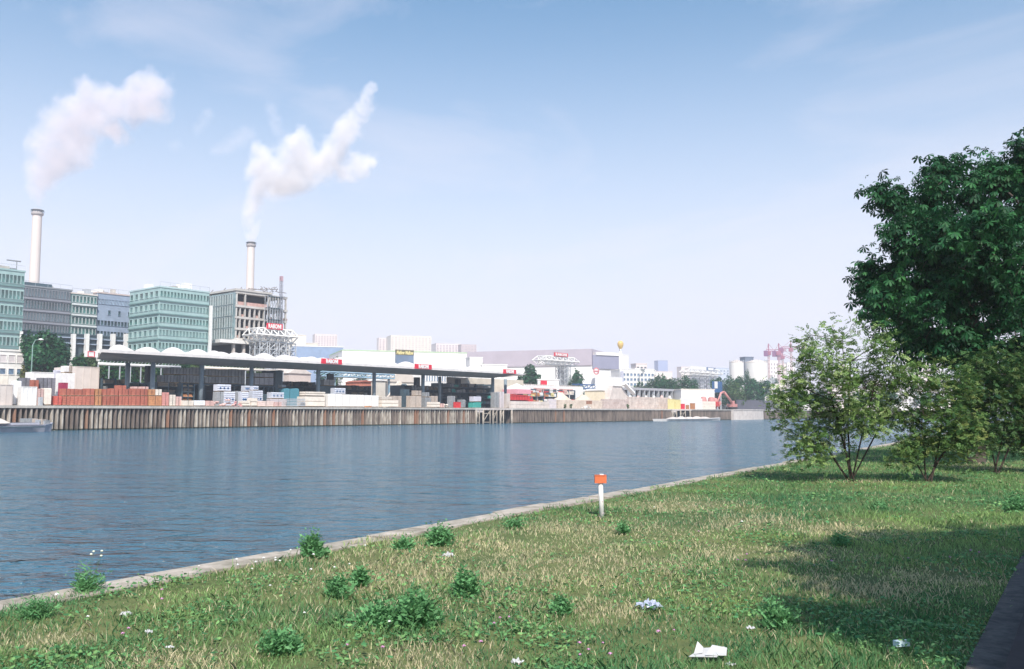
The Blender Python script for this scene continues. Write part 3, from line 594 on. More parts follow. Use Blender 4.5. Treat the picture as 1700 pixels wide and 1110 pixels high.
def block(name, A, B, depth, z0, z1, mat, label, cat='building', group=None, roofmat=None, roof=.35, par=0):
    u, L_ = unit(A, B); nb_ = Vector((-u.y, u.x, 0)); t = thing(name, ((A.x+B.x)/2, (A.y+B.y)/2, z0), label, cat, group)
    a, b_, c, d = A, B, B+nb_*depth, A+nb_*depth; MB().prism([(p.x, p.y) for p in (a, b_, c, d)], z0, z1).build('wall', mat, t)
    o = .15; a2, b2, c2, d2 = a-u*o-nb_*o, b_+u*o-nb_*o, c+u*o+nb_*o, d-u*o+nb_*o
    MB().prism([(p.x, p.y) for p in (a2, b2, c2, d2)], z1+.003, z1+roof).build('roof', roofmat or mat, t)
    if name in ('office_building', 'glass_building'):
        for k in range(6):
            q = a+u*(L_*random.uniform(.08, .9))+nb_*random.uniform(2, depth-3); s_ = random.uniform(.6, 1.8); MB().box(q.x-s_, q.x+s_, q.y-s_*.6, q.y+s_*.6, z1+roof+.003, z1+roof+random.uniform(.5, 1.5)).build('rooftop_box', random.choice([MATS['concrete'], MATS['galvanised_steel'], MATS['white_paint']]), t)
        mb = MB(); nr = int(L_/2.5)
        for k in range(nr+1): q = a+u*(L_*k/nr)-nb_*.05; mb.bar((q.x, q.y, z1+roof), (q.x, q.y, z1+roof+1.0), .07)
        mb.bar((a.x, a.y, z1+roof+1.0), (b_.x, b_.y, z1+roof+1.0), .07); mb.build('roof_railing', MATS['galvanised_steel'], t)
    return t, Vector((d.x, d.y, 0)), Vector((c.x, c.y, 0))
def AX(px, X, py=620): p = PX(px, py, X); return Vector((p.x, p.y, 0))
def band(parent, A, B, z0, z1, d, mat, name='band'):
    u, L_ = unit(A, B); n_ = Vector((u.y, -u.x, 0)); vs = [A+n_*.004, B+n_*.004, B+n_*d, A+n_*d]
    return MB().prism([(p.x, p.y) for p in vs], z0, z1).build(name, mat, parent)
def zc(px, py, X): return ZX(px, py, X)
# 1 green glass block at the left edge
X = 196; A, B = AX(-60, X), AX(33, X); zt = zc(16, 449, X)
t, L0, R0 = block('office_building', A, B, 14, Q, zt, skin, 'tall green glass office block cut by the left edge of the photo')
for k in range(5): zz = zc(16, 449+26*(k+1)-2, X); band(t, A, B, zz-.25, zz+.25, .3, slabline)
for k in range(5): facade(t, A, B, zc(16, 449+26*(k+1)-4, X), zc(16, 449+26*k+5, X), 1, 14, [skin2, glass_t], .8, .8)
band(t, AX(29.5, X-.4), AX(33.4, X-.4), Q, zc(31, 550, X), .5, white, 'corner_pier')
MB().box(A.x-2, A.x-1.6, B.y-8, B.y-1, zt+.35, zt+.9).bar((A.x-1.8, B.y-1, zt), (A.x-1.8, B.y-1, zt+2.5), .2).bar((A.x-1.8, B.y-3, zt+2.5), (A.x-1.8, B.y-.2, zt+2.5), .25).build('rooftop_mast', greyf, t)
# low white building with two wide windows under it
A, B = AX(-60, 178), AX(39, 178); z1 = zc(20, 583, 178)
t, *_ = block('low_building', A, B, 10, Q, z1, white, 'low white two-storey building with wide windows below the left glass block')
facade(t, AX(-18, 178), B, zc(20, 603, 178), zc(20, 588, 178), 1, 4, [white, M('pale_panel', (.6, .55, .56), .7, .05)], .8, .8)
facade(t, AX(-18, 178), B, zc(20, 624, 178), zc(20, 609, 178), 1, 4, [white, M('window_blue', (.16, .24, .36), .2, .3, 1, spec=.8)], .7, .62)
# 2 long grey facade
X = 214; A, B = AX(30, X), AX(113.5, X); zt = zc(72, 478, X); zb = zc(72, 553, X)
t, *_ = block('office_building', A, B, 15, Q+9, zt, greyf, 'long grey gridded office block behind the big round tree')
for k in range(4):
    za, zb_ = zc(72, 478+19.5*(k+1), X), zc(72, 478+19.5*k, X); band(t, A, B, za-.15, za+.25, .25, M('pale_grey_line', (.26, .26, .30), .7, .05))
    facade(t, A, B, za+.4, zb_-.2, 1, 17, [M('grey_mullion', (.25, .26, .3), .6, .05), glass_d if k % 2 else M('smoky_glass', (.12, .16, .19), .2, .3, .7, spec=.7)], .74, .82, maxn=100)
MB().box(A.x-3, A.x-1, A.y+1, A.y+7, zt+.35, zt+1.2).build('rooftop_box', dsteel, t); MB().box(A.x-3, A.x-1.5, B.y-12, B.y-10.5, zt+.35, zt+1.6).build('rooftop_box', dark, t)
# 3 narrow green glass link with white sills
A, B = AX(114, X-.5), AX(156, X-.5); zt = zc(135, 489, X)
t, *_ = block('office_building', A, B, 14, Q+9, zt, M('link_wall', (.14, .24, .24), .5, .1), 'narrow dark green glazed link block between the grey and the blue-grey facades', roofmat=pale_conc)
for k in range(4): za, zb_ = zc(135, 489+17.5*(k+1)+1, X), zc(135, 489+17.5*k+2, X); facade(t, A, B, za+.6, zb_, 1, 7, [M('sill_white', (.6, .62, .62), .5, .05), glass_t], .8, .85); band(t, A, B, za, za+.45, .4, MATS['sill_white'], 'sill')
# 4 blue-grey facade
A, B = AX(157, X), AX(224, X); zt = zc(190, 489, X)
t, *_ = block('office_building', A, B, 14, Q+9, zt, bluef, 'blue-grey panelled office block left of the big green glass building', roofmat=M('pinkish_roof', (.55, .45, .42), .8, .1))
for k in range(4): za, zb_ = zc(190, 492+17.5*(k+1)+1, X), zc(190, 492+17.5*k+2, X); facade(t, A, B, za+.3, zb_-.3, 1, 12, [bluef, [M('sky_glass', (.3, .38, .48), .1, .2, 1, spec=.8), glass_d, glass_d, glass_d][k]], .78, .62, skip=lambda r, c, k=k: k == 1 and c not in (3, 6, 9, 10))
# podium with white piers
A, B = AX(33, X-3), AX(224, X-3); t, *_ = block('podium', A, B, 12, Q, zc(130, 558, X), M('podium_dark', (.06, .09, .11), .6, .1), 'dark recessed podium with white piers under the office row', cat='building')
for px in (121, 143.5, 165, 187, 209): a, b_ = AX(px-2.6, X-4.5), AX(px+2.6, X-4.5); MB().prism([(p.x, p.y) for p in (a, b_, b_+Vector((-1.2, 0, 0)), a+Vector((-1.2, 0, 0)))], Q, zc(px, 554, X-4)).build('pier', white, t)
for z_ in (zc(130, 572, X), zc(130, 563, X)): band(t, A, B, z_-.12, z_+.12, .6, bluef, 'rail')
# 5 big pale green glass building with a corner
X = 192; C0 = AX(264, X, 520); E0 = AX(346.5, X, 520); zt = zc(266, 476.5, X)
yl = C0.y; dpt = 14
t, Lb, Rb = block('glass_building', C0, E0, dpt, Q, zt, skin, 'big pale green glass office building with five banded storeys, left of the gutted one', roofmat=skin2)
side = MB(); 
Lc = Vector((-X-dpt, C0.y, 0))
for k in range(6):
    zu = zc(266, 477+21.5*k, X); zl = zc(266, 477+21.5*(k+1), X)
    for a, b_, n_ in ((C0, E0, 15), (Lc, C0, 6)):
        band(t, a, b_, zl-.12, zl+.16, .3, slabline); facade(t, a, b_, zl+.9, zu-.6, 1, n_, [skin2 if n_ == 6 else skin, [glass_t, M('blind_glass', (.16, .27, .27), .2, .25, .6, spec=.7)][k % 2]], .62, .8)
band(t, AX(344, X-.5), AX(347.5, X-.5), Q, zt-3.2, .6, white, 'corner_pier')
# 6 gutted concrete building with a glazed side
X = 192; C0 = AX(391, X, 520); E0 = AX(477, X, 520); zt = zc(395, 482, X); dpt = 13.5; Lc = Vector((-X-dpt, C0.y, 0)); zb = zc(391, 562, X)
t = thing('gutted_building', ((C0.x+E0.x)/2, (C0.y+E0.y)/2, Q), 'gutted concrete building with open floors, a glazed left side and rooftop debris', 'building')
zs_ = [zc(391, p, X) for p in (562, 545, 526, 507, 484)]
for i, z_ in enumerate(zs_): MB().prism([(p.x, p.y) for p in (C0+Vector((.15*(i % 2), 0, 0)), E0+Vector((.15*(i % 2), 0, 0)), E0+Vector((-dpt, 0, 0)), Lc+Vector((0, .7, 0)))], z_-.28, z_+.28).build('floor_slab', M('bare_floor', (.55, .52, .49), .9, .15, .5), t)
MB().box(-X-dpt+.5, -X-2.2, C0.y+1, E0.y-5, Q+.1, zs_[-1]-.4).build('shade_box', dark, t)  # near-black box put in so the open floors look deeply shaded
gl = MB(); gl.box(-X-dpt, -X-.3, C0.y+.02, C0.y+.4, zs_[0], zt-.4); gl.build('glazed_side', M('grey_green_glass', (.25, .34, .36), .2, .3, .4, spec=.7), t)
facade(t, Lc, C0+Vector((-1.2, 0, 0)), zs_[0], zt-.6, 4, 11, [M('pale_mullion', (.5, .53, .53), .5, .1), M('side_glass', (.12, .19, .2), .15, .4, .5, spec=.8)], .6, .86, maxn=80)
n_ = 11
for f in range(4):
    for k in range(n_+1):
        if f == 3 and k not in (0, 2, 7, 9, 11): continue
        y = C0.y+(E0.y-C0.y)*k/n_; y = min(max(y, C0.y+.35), E0.y-.35); MB().box(-X-.6, -X-.05, y-.15, y+.15, zs_[f]+.35, zs_[f+1]-.35).build('column', MATS['bare_floor'], t)
    if f < 3:
        for k in range(0, n_):
            if (k+f) % 3 == 0: y = C0.y+(E0.y-C0.y)*k/n_; MB().box(-X-.8, -X-.7, y+.3, y+2.0, zs_[f]+.36, zs_[f]+.95).build('parapet', M('pink_block_infill', (.6, .38, .34), .9, .2, 1), t)
MB().box(-X-.9, -X-.75, C0.y+.6, E0.y-6, zs_[3]+.36, zs_[3]+1.25).build('parapet', MATS['pink_block_infill'], t)
MB().prism([(p.x, p.y) for p in (C0+Vector((.2, -.2, 0)), E0+Vector((.2, -5, 0)), E0+Vector((-dpt, -5, 0)), Lc+Vector((0, -.2, 0)))], zs_[-1]+.36, zs_[-1]+.9).build('roof_edge', MATS['bare_floor'], t)
MB().prism([(p.x, p.y) for p in (C0+Vector((.6, -4.5, 0)), E0+Vector((.6, 0, 0)), E0+Vector((-dpt, 0, 0)), Lc+Vector((0, -3, 0)))], zs_[0]-1.2, zs_[0]-.36).build('podium_slab', white, t)
for k in range(6): y = C0.y+(E0.y-C0.y)*k/5.3; MB().box(-X-.9, -X-.2, y-.3, y+.3, Q, zs_[0]-1.2).build('leg', pale_conc, t)
db = MB()
for k in range(55):
    f = random.random(); y = C0.y+2+(E0.y-C0.y)*(.35+.42*f); x = -X-random.uniform(0, 8); z_ = zs_[-1]+.9+random.uniform(0, 1.4)
    db.bar((x, y, z_), (x+random.uniform(-2, 2), y+random.uniform(-2, 1.5), z_+random.uniform(-.3, .9)), .15)
for k in range(25): y = C0.y-1+random.uniform(0, 14); x = -X-random.uniform(0, dpt); db.bar((x, y+1, zs_[-1]+.9), (x+.4, y+1.4, zs_[-1]+1.3+random.random()*.7), .15)
db.build('roof_debris', M('debris', (.32, .28, .27), .9, .2, 1), t)
# hoist mast and scaffold in front of its right half
def lattice(mb, p0, p1, s, n_, t_=.12):
    p0, p1 = Vector(p0), Vector(p1); cs = [Vector((a*s/2, b*s/2, 0)) for a, b in ((-1, -1), (1, -1), (1, 1), (-1, 1))]
    for c in cs: mb.bar(p0+c, p1+c, t_)
    for i in range(n_):
        a, b_ = p0.lerp(p1, i/n_), p0.lerp(p1, (i+1)/n_)
        for k in range(4): mb.bar(a+cs[k], b_+cs[(k+1) % 4], t_*.7); mb.bar(b_+cs[k], b_+cs[(k+1) % 4], t_*.7)
pm = AX(463.5, X-2.5); t = thing('hoist_mast', (pm.x, pm.y, Q), 'tall thin hoist mast with a pink tip on the gutted building', 'hoist')
mb = MB(); lattice(mb, (pm.x, pm.y, Q), (pm.x, pm.y, zc(463, 469, X)), .6, 30, .09); mb.build('mast', M('hoist_grey', (.25, .25, .3), .6, .1), t)
mb = MB(); lattice(mb, (pm.x, pm.y, zc(463, 469, X)+.01), (pm.x, pm.y, zc(463, 461, X)), .6, 3, .12); mb.build('tip', M('pink_paint', (.5, .3, .34), .6, .1), t)
A, B = AX(437, X-1.5), AX(462, X-1.5); t = thing('scaffold', ((A.x+B.x)/2, (A.y+B.y)/2, Q), 'grey scaffold standing before the open floors of the gutted building', 'scaffold')
mb = MB(); z_top = zc(450, 494, X)
for k in range(7):
    y = A.y+(B.y-A.y)*k/6
    for x in (A.x, A.x+1.2): mb.bar((x, y, Q), (x, y, z_top), .16)
mb.build('upright', steel, t); mb = MB()
for j in range(10):
    z_ = Q+2+(z_top-Q-2)*j/9
    for x in (A.x, A.x+1.2): mb.bar((x, A.y, z_), (x, B.y, z_), .13)
    mb.box(A.x+.1, A.x+1.1, A.y, B.y, z_-.05, z_+.02)
    if j < 9:
        for k in range(6): ya_, yb_ = A.y+(B.y-A.y)*k/6, A.y+(B.y-A.y)*(k+1)/6; mb.bar((A.x+1.25, ya_, z_), (A.x+1.25, yb_, z_+(z_top-Q-2)/9), .1)
mb.build('deck_and_braces', dsteel, t)
# ---------------------------------------------------------------- two tall chimneys
chm = M('chimney_concrete', (.62, .55, .52), .8, .06, .08, obj=False)
def chimney(px, pt, dep, w_, label, pb=684):
    p = PD(px, pt, dep); r = w_/2/F*dep; z1 = p.z; t = thing('chimney', (p.x, p.y, Q), label, 'chimney', 'tall pale chimneys of the incinerator')
    MB().lathe((p.x, p.y, Q), [(r*1.18, 0), (r*.93, z1-Q-2.6)], 28).build('shaft', chm, t)
    MB().lathe((p.x, p.y, z1-2.6), [(r*1.02, 0), (r*1.2, .3), (r*1.2, 1.1), (r*1.02, 1.3), (r*.98, 2.2), (r*.9, 2.5)], 28).build('crown', M('chimney_crown', (.36, .33, .33), .8, .1, .5), t)
    mb = MB()
    for k in range(16): a = k*math.pi/8; mb.bar((p.x+r*1.25*math.cos(a), p.y+r*1.25*math.sin(a), z1-1.4), (p.x+r*1.25*math.cos(a), p.y+r*1.25*math.sin(a), z1-.5), .12)
    mb.lathe((p.x, p.y, z1-.55), [(r*1.2, 0), (r*1.28, .02), (r*1.28, .1), (r*1.2, .12)], 28); mb.build('railing', dsteel, t)
    return p
C1 = chimney(62.5, 347, 355, 15.5, 'tall pale chimney on the far left with pink-white smoke'); C2 = chimney(417, 401, 425, 13, 'tall pale chimney right of it, behind the gutted building')
# ---------------------------------------------------------------- gantries with white space-frame trusses
def truss(pxa, pxb, ptop, pmid, pbot, X, legs, label, signpx=None, signpy=None, pl=None, stxt='RABONI', tower=None, lbl2=None, group='white space-frame gantries'):
    zt_, zm_, zb_ = (zc((pxa+pxb)/2, p, X) for p in (ptop, pmid, pbot)); ya_, yb_ = AX(pxa, X).y, AX(pxb, X).y; n_ = 6; dw = 4
    t = thing('truss_gantry', (-X, (ya_+yb_)/2, Q), label, 'gantry', group); mb = MB(); L_ = yb_-ya_; s_ = L_/n_
    top = [[Vector((x, ya_+s_*.5+s_*k, zt_)) for k in range(n_)] for x in (-X, -X-dw)]; mid = [[Vector((x, ya_+s_*k, zm_)) for k in range(n_+1)] for x in (-X+1.2, -X-dw/2, -X-dw-1.2)]
    bot = [[Vector((x, ya_+s_*.5+s_*k, zb_)) for k in range(n_)] for x in (-X, -X-dw)]; T_ = .34
    for lay in (top, mid, bot):
        for r_ in lay:
            mb.bar(r_[0], r_[-1], T_)
        for k in range(len(lay[0])): mb.bar(lay[0][k], lay[-1][k], T_*.8)
    for lay in (top, bot):
        for i, r_ in enumerate(lay):
            for k, p in enumerate(r_):
                for q in (mid[i][k], mid[i][k+1], mid[i+1][k], mid[i+1][k+1]): mb.bar(p, q, T_*.8)
    mb.build('space_frame', white, t)
    mb = MB(); w2 = 2.2
    for px in legs:
        y = AX(px, X).y; lattice(mb, (-X-1, y, Q), (-X-1, y, zb_), w2, 9, .26); lattice(mb, (-X-dw+1, y, Q), (-X-dw+1, y, zb_), w2, 9, .26)
    mb.build('lattice_legs', steel, t)
    if signpx:
        return t, panel_sign(signpx[0], signpx[1], signpy[0], signpy[1], X-.5, lbl2, stxt, kind=pl)
    return t, None
truss(421, 489, 546, 557, 568, 186, (436, 452, 468, 484), 'white space-frame gantry over the shed roof in front of the gutted building', (443, 469.5), (535.5, 545.3), 1, lbl2='red RABONI sign on top of the gantry before the gutted building')
truss(902, 958, 592, 599, 606, 192, (940, 944), 'white space-frame gantry in front of the wide grey-topped store', (920, 943), (584.5, 590.5), 1, lbl2='small red RABONI sign on top of the gantry before the wide store')
t, _ = truss(1144, 1196, 612, 619, 624, 194, (1157, 1166, 1177, 1187), 'white space-frame gantry on lattice towers between the two tree clumps at right')
y0, y1 = AX(1147, 190).y, AX(1173, 190).y; z0, z1 = zc(1160, 613.5, 190), zc(1160, 608, 190)
MB().box(-190.3, -190, y0, y1, z0, z1).build('banner', white, t)
y0, y1 = AX(1174, 190).y, AX(1186, 190).y
s_ = thing('panel_sign', (-190, (y0+y1)/2, z0), 'small white sign with a blue frame on top of the right-hand gantry', 'sign'); MB().box(-190.3, -190, y0, y1, z0, z1).build('board', blue, s_); MB().box(-189.996, -189.95, y0+.8, y1-.8, z0+.22, z1-.22).build('panel', white, s_)
# ---------------------------------------------------------------- far buildings
def bd(name, px0, d0, px1, d1, pt, depth, mat, label, rows=0, cols=0, zb=Q, pb=None, wm_=None, group=None, roofmat=None, cat='building', fw=.6, fh=.5):
    wd_ = abs(px1-px0)*d0/F; d1 = d0+max(-.35*wd_, min(.35*wd_, d1-d0)); depth = min(depth, .7*wd_+2)
    a, b_ = PD(px0, pt, d0), PD(px1, pt, d1); z1 = (a.z+b_.z)/2
    t, *_ = block(name, a, b_, depth, zb, z1, mat, label, cat, group, roofmat)
    if rows:
        zlo = PD(px0, pb, (d0+d1)/2).z if pb else zb+2; facade(t, Vector((a.x, a.y, 0)), Vector((b_.x, b_.y, 0)), zlo, z1-1, rows, cols, wm_ or [pale_conc, glass_d], fw, fh, proud=.1)
    return t
pinkw = M('pale_pink_wall', (.70, .62, .60), .85, .06, .1); win = M('hazy_window', (.36, .30, .34), .4, .15, .1)
bd('tower_block', 523, 760, 560, 790, 555, 20, pinkw, 'pale pink gridded tower block right of the gantry by the gutted building', 9, 8, pb=584, wm_=[pinkw, win])
bd('low_block', 478, 430, 508, 460, 556.5, 20, cream, 'blank cream block just right of the white gantry')
bd('low_block', 506, 440, 528, 445, 570, 15, cream, 'low cream strip building before the pink gridded tower block')
bd('tower_block', 629, 900, 650, 905, 561, 20, pinkw, 'narrow grooved pale tower left of the cream tower block', 8, 4, pb=584, wm_=[pinkw, win])
bd('tower_block', 649, 880, 716, 930, 557.5, 22, cream, 'large pale cream tower block with vertical grooves, the biggest on the skyline', 8, 12, pb=584, wm_=[cream, M('faint_window', (.5, .44, .44), .5, .1)])
bd('tower_block', 724, 930, 765, 960, 570.5, 22, pinkw, 'pale mid-height tower block right of the biggest cream one', 5, 8, pb=585, wm_=[pinkw, win])
bd('tower_block', 766, 900, 791, 930, 572, 22, M('brownish_pink', (.5, .42, .43), .8, .1, .1), 'brownish-pink tower block above the left end of the grey-topped store', 4, 5, pb=584, wm_=[pinkw, win])
bd('road_viaduct', 487, 390, 570, 400, 575.5, 12, M('blue_viaduct', (.25, .33, .48), .7, .1, .3), 'blue-grey embankment wall right of the left gantry', cat='wall', roofmat=white)
t = bd('retail_store', 568, 345, 775, 375, 584, 40, white, 'wide white retail store with a thin green roof line', roofmat=M('green_trim', (.45, .62, .38), .6, .1, obj=False))
for k in range(4): 
    px = 604+k*7; a, b_ = PD(px, 600, 344.5+.1*(px-568)), PD(px+4, 600, 344.5+.1*(px-564)); band(t, Vector((a.x, a.y, 0)), Vector((b_.x, b_.y, 0)), PD(px, 601, 346).z, PD(px, 594, 346).z, .2, glass_d, 'window')
# advertising board with yellow script on the white store
a, b_ = PD(657, 590, 318), PD(687, 590, 322); z1, z0 = PD(672, 580.5, 320).z, PD(672, 603, 320).z; u, L_ = unit(a, b_); nn_ = Vector((u.y, -u.x, 0))
t = thing('advertising_board', ((a.x+b_.x)/2, (a.y+b_.y)/2, z0), 'dark blue-grey board with two yellow script words at its top, above the shed roof', 'sign')
zm = z0+(z1-z0)*.62
MB().prism([(p.x, p.y) for p in (a, b_, b_-nn_*.5, a-nn_*.5)], Q, zm).build('lower_panel', M('slate_blue', (.16, .22, .32), .6, .15, .3), t); MB().prism([(p.x, p.y) for p in (a+nn_*.05, b_+nn_*.05, b_-nn_*.5, a-nn_*.5)], zm, z1).build('upper_panel', M('dark_olive', (.10, .09, .05), .6, .1), t)
m_ = (a+b_)/2+nn_*.15; text('Mellow Mellow', (m_.x, m_.y, zm+(z1-zm)*.45), (z1-zm)*.78, yellow, t, L_*.94, shear=.3, X=tuple(u), bold=.04)
# wide store with the grey-mauve upper part
mauve = M('mauve_cladding', (.42, .37, .42), .7, .06, .2, obj=False); mauve_shaded = M('shaded_mauve_cladding', (.27, .27, .36), .7, .06, .2, obj=False)  # second tone paints the shaded side of the store into its cladding
a, b_ = PD(766, 588, 385), PD(983, 589, 365); a2, b2 = a, b_
u, L_ = unit(a, b_); nb_ = Vector((-u.y, u.x, 0)); z1 = PD(870, 588, 400).z; zmid = PD(870, 613, 400).z
t = thing('wide_store', ((a.x+b_.x)/2, (a.y+b_.y)/2, Q), 'wide low store with a mauve-grey upper storey over a white base', 'building')
MB().prism([(p.x, p.y) for p in (a, b_, b_+nb_*22, a+nb_*22)], Q, zmid).build('base_wall', white, t)
MB().prism([(p.x, p.y) for p in (a-nb_*.5, b_-nb_*.5, b_+nb_*22, a+nb_*22)], zmid, z1).build('upper_wall', mauve, t)
c_ = PD(1026, 592, 372); u2, L2 = unit(b_, c_); nb2 = Vector((-u2.y, u2.x, 0)); zz1, zz0 = PD(983, 589, 365).z, PD(983, 611.5, 365).z
MB().prism([(p.x, p.y) for p in (b_-nb2*.6, c_-nb2*.6, c_+nb2*16, b_+nb2*16)], zz0, zz1).build('side_wall', mauve_shaded, t); MB().prism([(p.x, p.y) for p in (b_, c_, c_+nb2*16, b_+nb2*16)], Q, zz0).build('side_base', white, t)
MB().prism([(p.x, p.y) for p in (b_+u2*1.5-nb2*1, c_+u2*1.5-nb2*1, c_+u2*1.5+nb2*12, b_+u2*2+nb2*12)], zz1, PD(990, 584, 365).z).build('roof_parapet', white, t)
p = PD(896, 586, 405); q = PD(868, 586.5, 410); q2 = PD(925, 588, 400); MB().prism([(v.x, v.y) for v in (q, q2, q2+nb_*8, q+nb_*8)], z1, PD(890, 585, 405).z+.6).build('roof_plant', M('grey_blue_roof', (.2, .22, .3), .7, .1), t)
bd('white_block', 1027, 384, 1043, 388, 590, 14, white, 'plain white block behind the mast with the golden top')
bd('white_block', 780, 300, 801, 302, 594, 12, white, 'bright white cube in front of the mauve-grey store'); bd('low_block', 800, 300, 842, 305, 606, 8, white, 'low white strip behind the right end of the shed roof')
# round emblem sign on the wide store base
p = PD(991, 616, 362); pole_ = thing('round_sign', (p.x, p.y, p.z-2), 'round pink-red emblem on the white base of the wide store', 'sign')
for r_, m2, d_ in ((1.5, M('faded_sign_red', (.6, .2, .22), .6, .1), .0), (1.0, white, .06)): 
    mb = MB(); vs = [p-nb_*(1.2+d_)+u2*(r_*math.cos(k*math.pi/10))+Vector((0, 0, r_*math.sin(k*math.pi/10))) for k in range(20)]; vs += [v+nb_*.3 for v in vs]; mb.add(vs, [tuple(range(20)), tuple(range(20, 40))[::-1]]+[(k, (k+1) % 20, 20+(k+1) % 20, 20+k) for k in range(20)]); mb.build('disc', m2, pole_)
MB().prism([((p-nb_*1.6+u2*s1).x, (p-nb_*1.6+u2*s1).y) for s1 in (-1.3, 1.3)]+[((p-nb_*1.3+u2*s1).x, (p-nb_*1.3+u2*s1).y) for s1 in (1.3, -1.3)], p.z-.25, p.z+.25).build('bar', MATS['faded_sign_red'], pole_)
# white office with dark windows and lettering
t = bd('white_office', 1033, 345, 1086, 372, 613.5, 20, white, 'white office building with dark window bands and dark letters on top', 3, 9, pb=642, wm_=[white, M('window_blue')], fw=.72, fh=.5)
a, b_ = PD(1054, 613, 344), PD(1080, 613, 360); u, L_ = unit(a, b_); n_ = Vector((u.y, -u.x, 0)); m_ = (a+b_)/2+n_*2.0
MB().prism([(v.x, v.y) for v in (PD(1050, 617, 350)+n_*1.4, PD(1084, 617, 368)+n_*1.4, PD(1084, 617, 368)+n_*1.1, PD(1050, 617, 350)+n_*1.1)], PD(1066, 620, 355).z, PD(1066, 611.5, 355).z).build('fascia', white, t)
text('TECNYFACT', (m_.x, m_.y, PD(1066, 616, 355).z), 1.1, dsteel, t, L_*.92, X=tuple(u))
MB().prism([(v.x, v.y) for v in (PD(1057, 630, 350)+n_*.9, PD(1078, 630, 362)+n_*.9, PD(1078, 630, 362)+n_*.6, PD(1057, 630, 350)+n_*.6)], PD(1066, 629.5, 355).z, PD(1066, 626, 355).z).build('yellow_panel', yellow, t)
bd('pink_block', 1056, 420, 1074, 425, 604, 15, pinkw, 'small pink block with a dark figure-like shape, behind the white office', 1, 3, pb=612, wm_=[pinkw, dsteel])
bd('pale_tower', 1092.5, 1100, 1108.5, 1110, 598.5, 30, M('pale_blue_tower', (.28, .33, .5), .6, .05), 'pale blue-grey tower standing alone on the skyline')
bd('low_block', 1076, 520, 1116, 560, 617, 12, pinkw, 'long low pink-beige building under the lone pale blue tower')
bd('apartment_block', 1131, 640, 1146, 650, 609, 14, pinkw, 'small pink apartment block just left of the right-hand gantry', 2, 4, pb=618, wm_=[white, win])
bd('apartment_block', 1188, 600, 1211, 620, 611, 14, M('pale_blue_block', (.45, .5, .6), .8, .05), 'pale blue stepped apartment block left of the silos', 2, 4, pb=622, wm_=[white, M('window_blue')])
# silos, dark tower
def silo(px0, px1, pt, dep, label):
    a = PD((px0+px1)/2, pt, dep); r = (px1-px0)/2/F*dep; t = thing('silo', (a.x, a.y, Q), label, 'silo', 'big white storage silos')
    MB().lathe((a.x, a.y, Q), [(r, 0), (r, a.z-Q)], 32).build('tank', M('silo_white', (.74, .71, .68), .6, .04, .1, obj=False), t); MB().lathe((a.x, a.y, a.z+.004), [(r*1.01, 0), (r*1.01, .25), (r*.2, 1.3), (.3, 1.4)], 32).build('lid', pale_conc, t)
    mb = MB(); 
    for k in range(20): an = k*math.pi/10; mb.bar((a.x+r*math.cos(an), a.y+r*math.sin(an), a.z+.2), (a.x+r*math.cos(an), a.y+r*math.sin(an), a.z+1.2), .1)
    mb.build('railing', steel, t)
silo(1211, 1234.5, 602, 400, 'left-hand white silo above the tree clump'); silo(1237, 1273.5, 602, 380, 'right-hand, wider white silo beside the pink cranes')
bd('dark_tower', 1237, 470, 1251, 475, 593, 12, M('slate_tower', (.16, .19, .26), .7, .1), 'dark slate block rising behind the wider silo')
for i, (a_, b2_, pt, lab) in enumerate(((1274, 1292, 599, 'slim white tower block right of the wider silo'), (1293, 1306, 604, 'pink-white tower block under the cranes'), (1307, 1320, 602, 'third pale tower block, behind the top of the left bushy tree'), (1395, 1412, 606, 'pale tower seen above the left bushy tree'), (1500, 1522, 592, 'tall pale flats seen between the bushy trees'), (1524, 1546, 604, 'lower pale flats right of the tall ones between the bushy trees'), (1548, 1566, 596, 'pale flats just left of the chestnut trunk'))):
    bd('tower_block', a_, 640, b2_, 650, pt, 16, [white, pinkw][i % 2], lab, 6, 4, pb=640, wm_=[[white, pinkw][i % 2], win], group='pale tower blocks on the right skyline', fw=.5, fh=.6)
# tower cranes
crm = M('crane_magenta', (.42, .17, .24), .6, .1)
def crane(px, pt, dep, jl, jr, label, tilt=0, ang=0):
    a = PD(px, pt, dep); t = thing('tower_crane', (a.x, a.y, Q), label, 'crane', 'pink tower cranes'); s_ = dep/F; rt = Vector((math.cos(YAW+ang), math.sin(YAW+ang), 0))
    mb = MB(); lattice(mb, (a.x, a.y, Q), (a.x, a.y, a.z), 1.0, 20, .16); mb.build('mast', M('crane_pale', (.6, .42, .42), .6, .1), t)
    e = a+rt*(jr*s_)+Vector((0, 0, jr*s_*tilt)); e2 = a-rt*(jl*s_); mb = MB(); n_ = 10
    for i in range(n_):
        p, q = a.lerp(e, i/n_), a.lerp(e, (i+1)/n_); mb.bar(p, q, .25); mb.bar(p+Vector((0, 0, 1.3)), q+Vector((0, 0, 1.3)), .2); mb.bar(p, q+Vector((0, 0, 1.3)), .16)
    mb.build('jib', crm, t); mb = MB(); mb.bar(a, e2, .5); mb.bar(a+Vector((0, 0, 1.4)), e2+Vector((0, 0, .8)), .35); mb.build('counter_jib', crm, t)
    MB().box(e2.x-1, e2.x+1, e2.y-1.4, e2.y+1.4, e2.z-3.2, e2.z+.3).build('counterweight', M('weight', (.28, .14, .26), .8, .1), t)
    mb = MB(); mb.bar(a, a+Vector((0, 0, 5)), .6); mb.bar(a+Vector((0, 0, 5)), e*.6+a*.4+Vector((0, 0, 1.5)), .15); mb.bar(a+Vector((0, 0, 5)), e2, .15); mb.build('top_stay', crm, t)
    MB().box(a.x-1.2, a.x+1.2, a.y-1.2, a.y+1.2, a.z-2.4, a.z-.1).build('cab', crm, t)
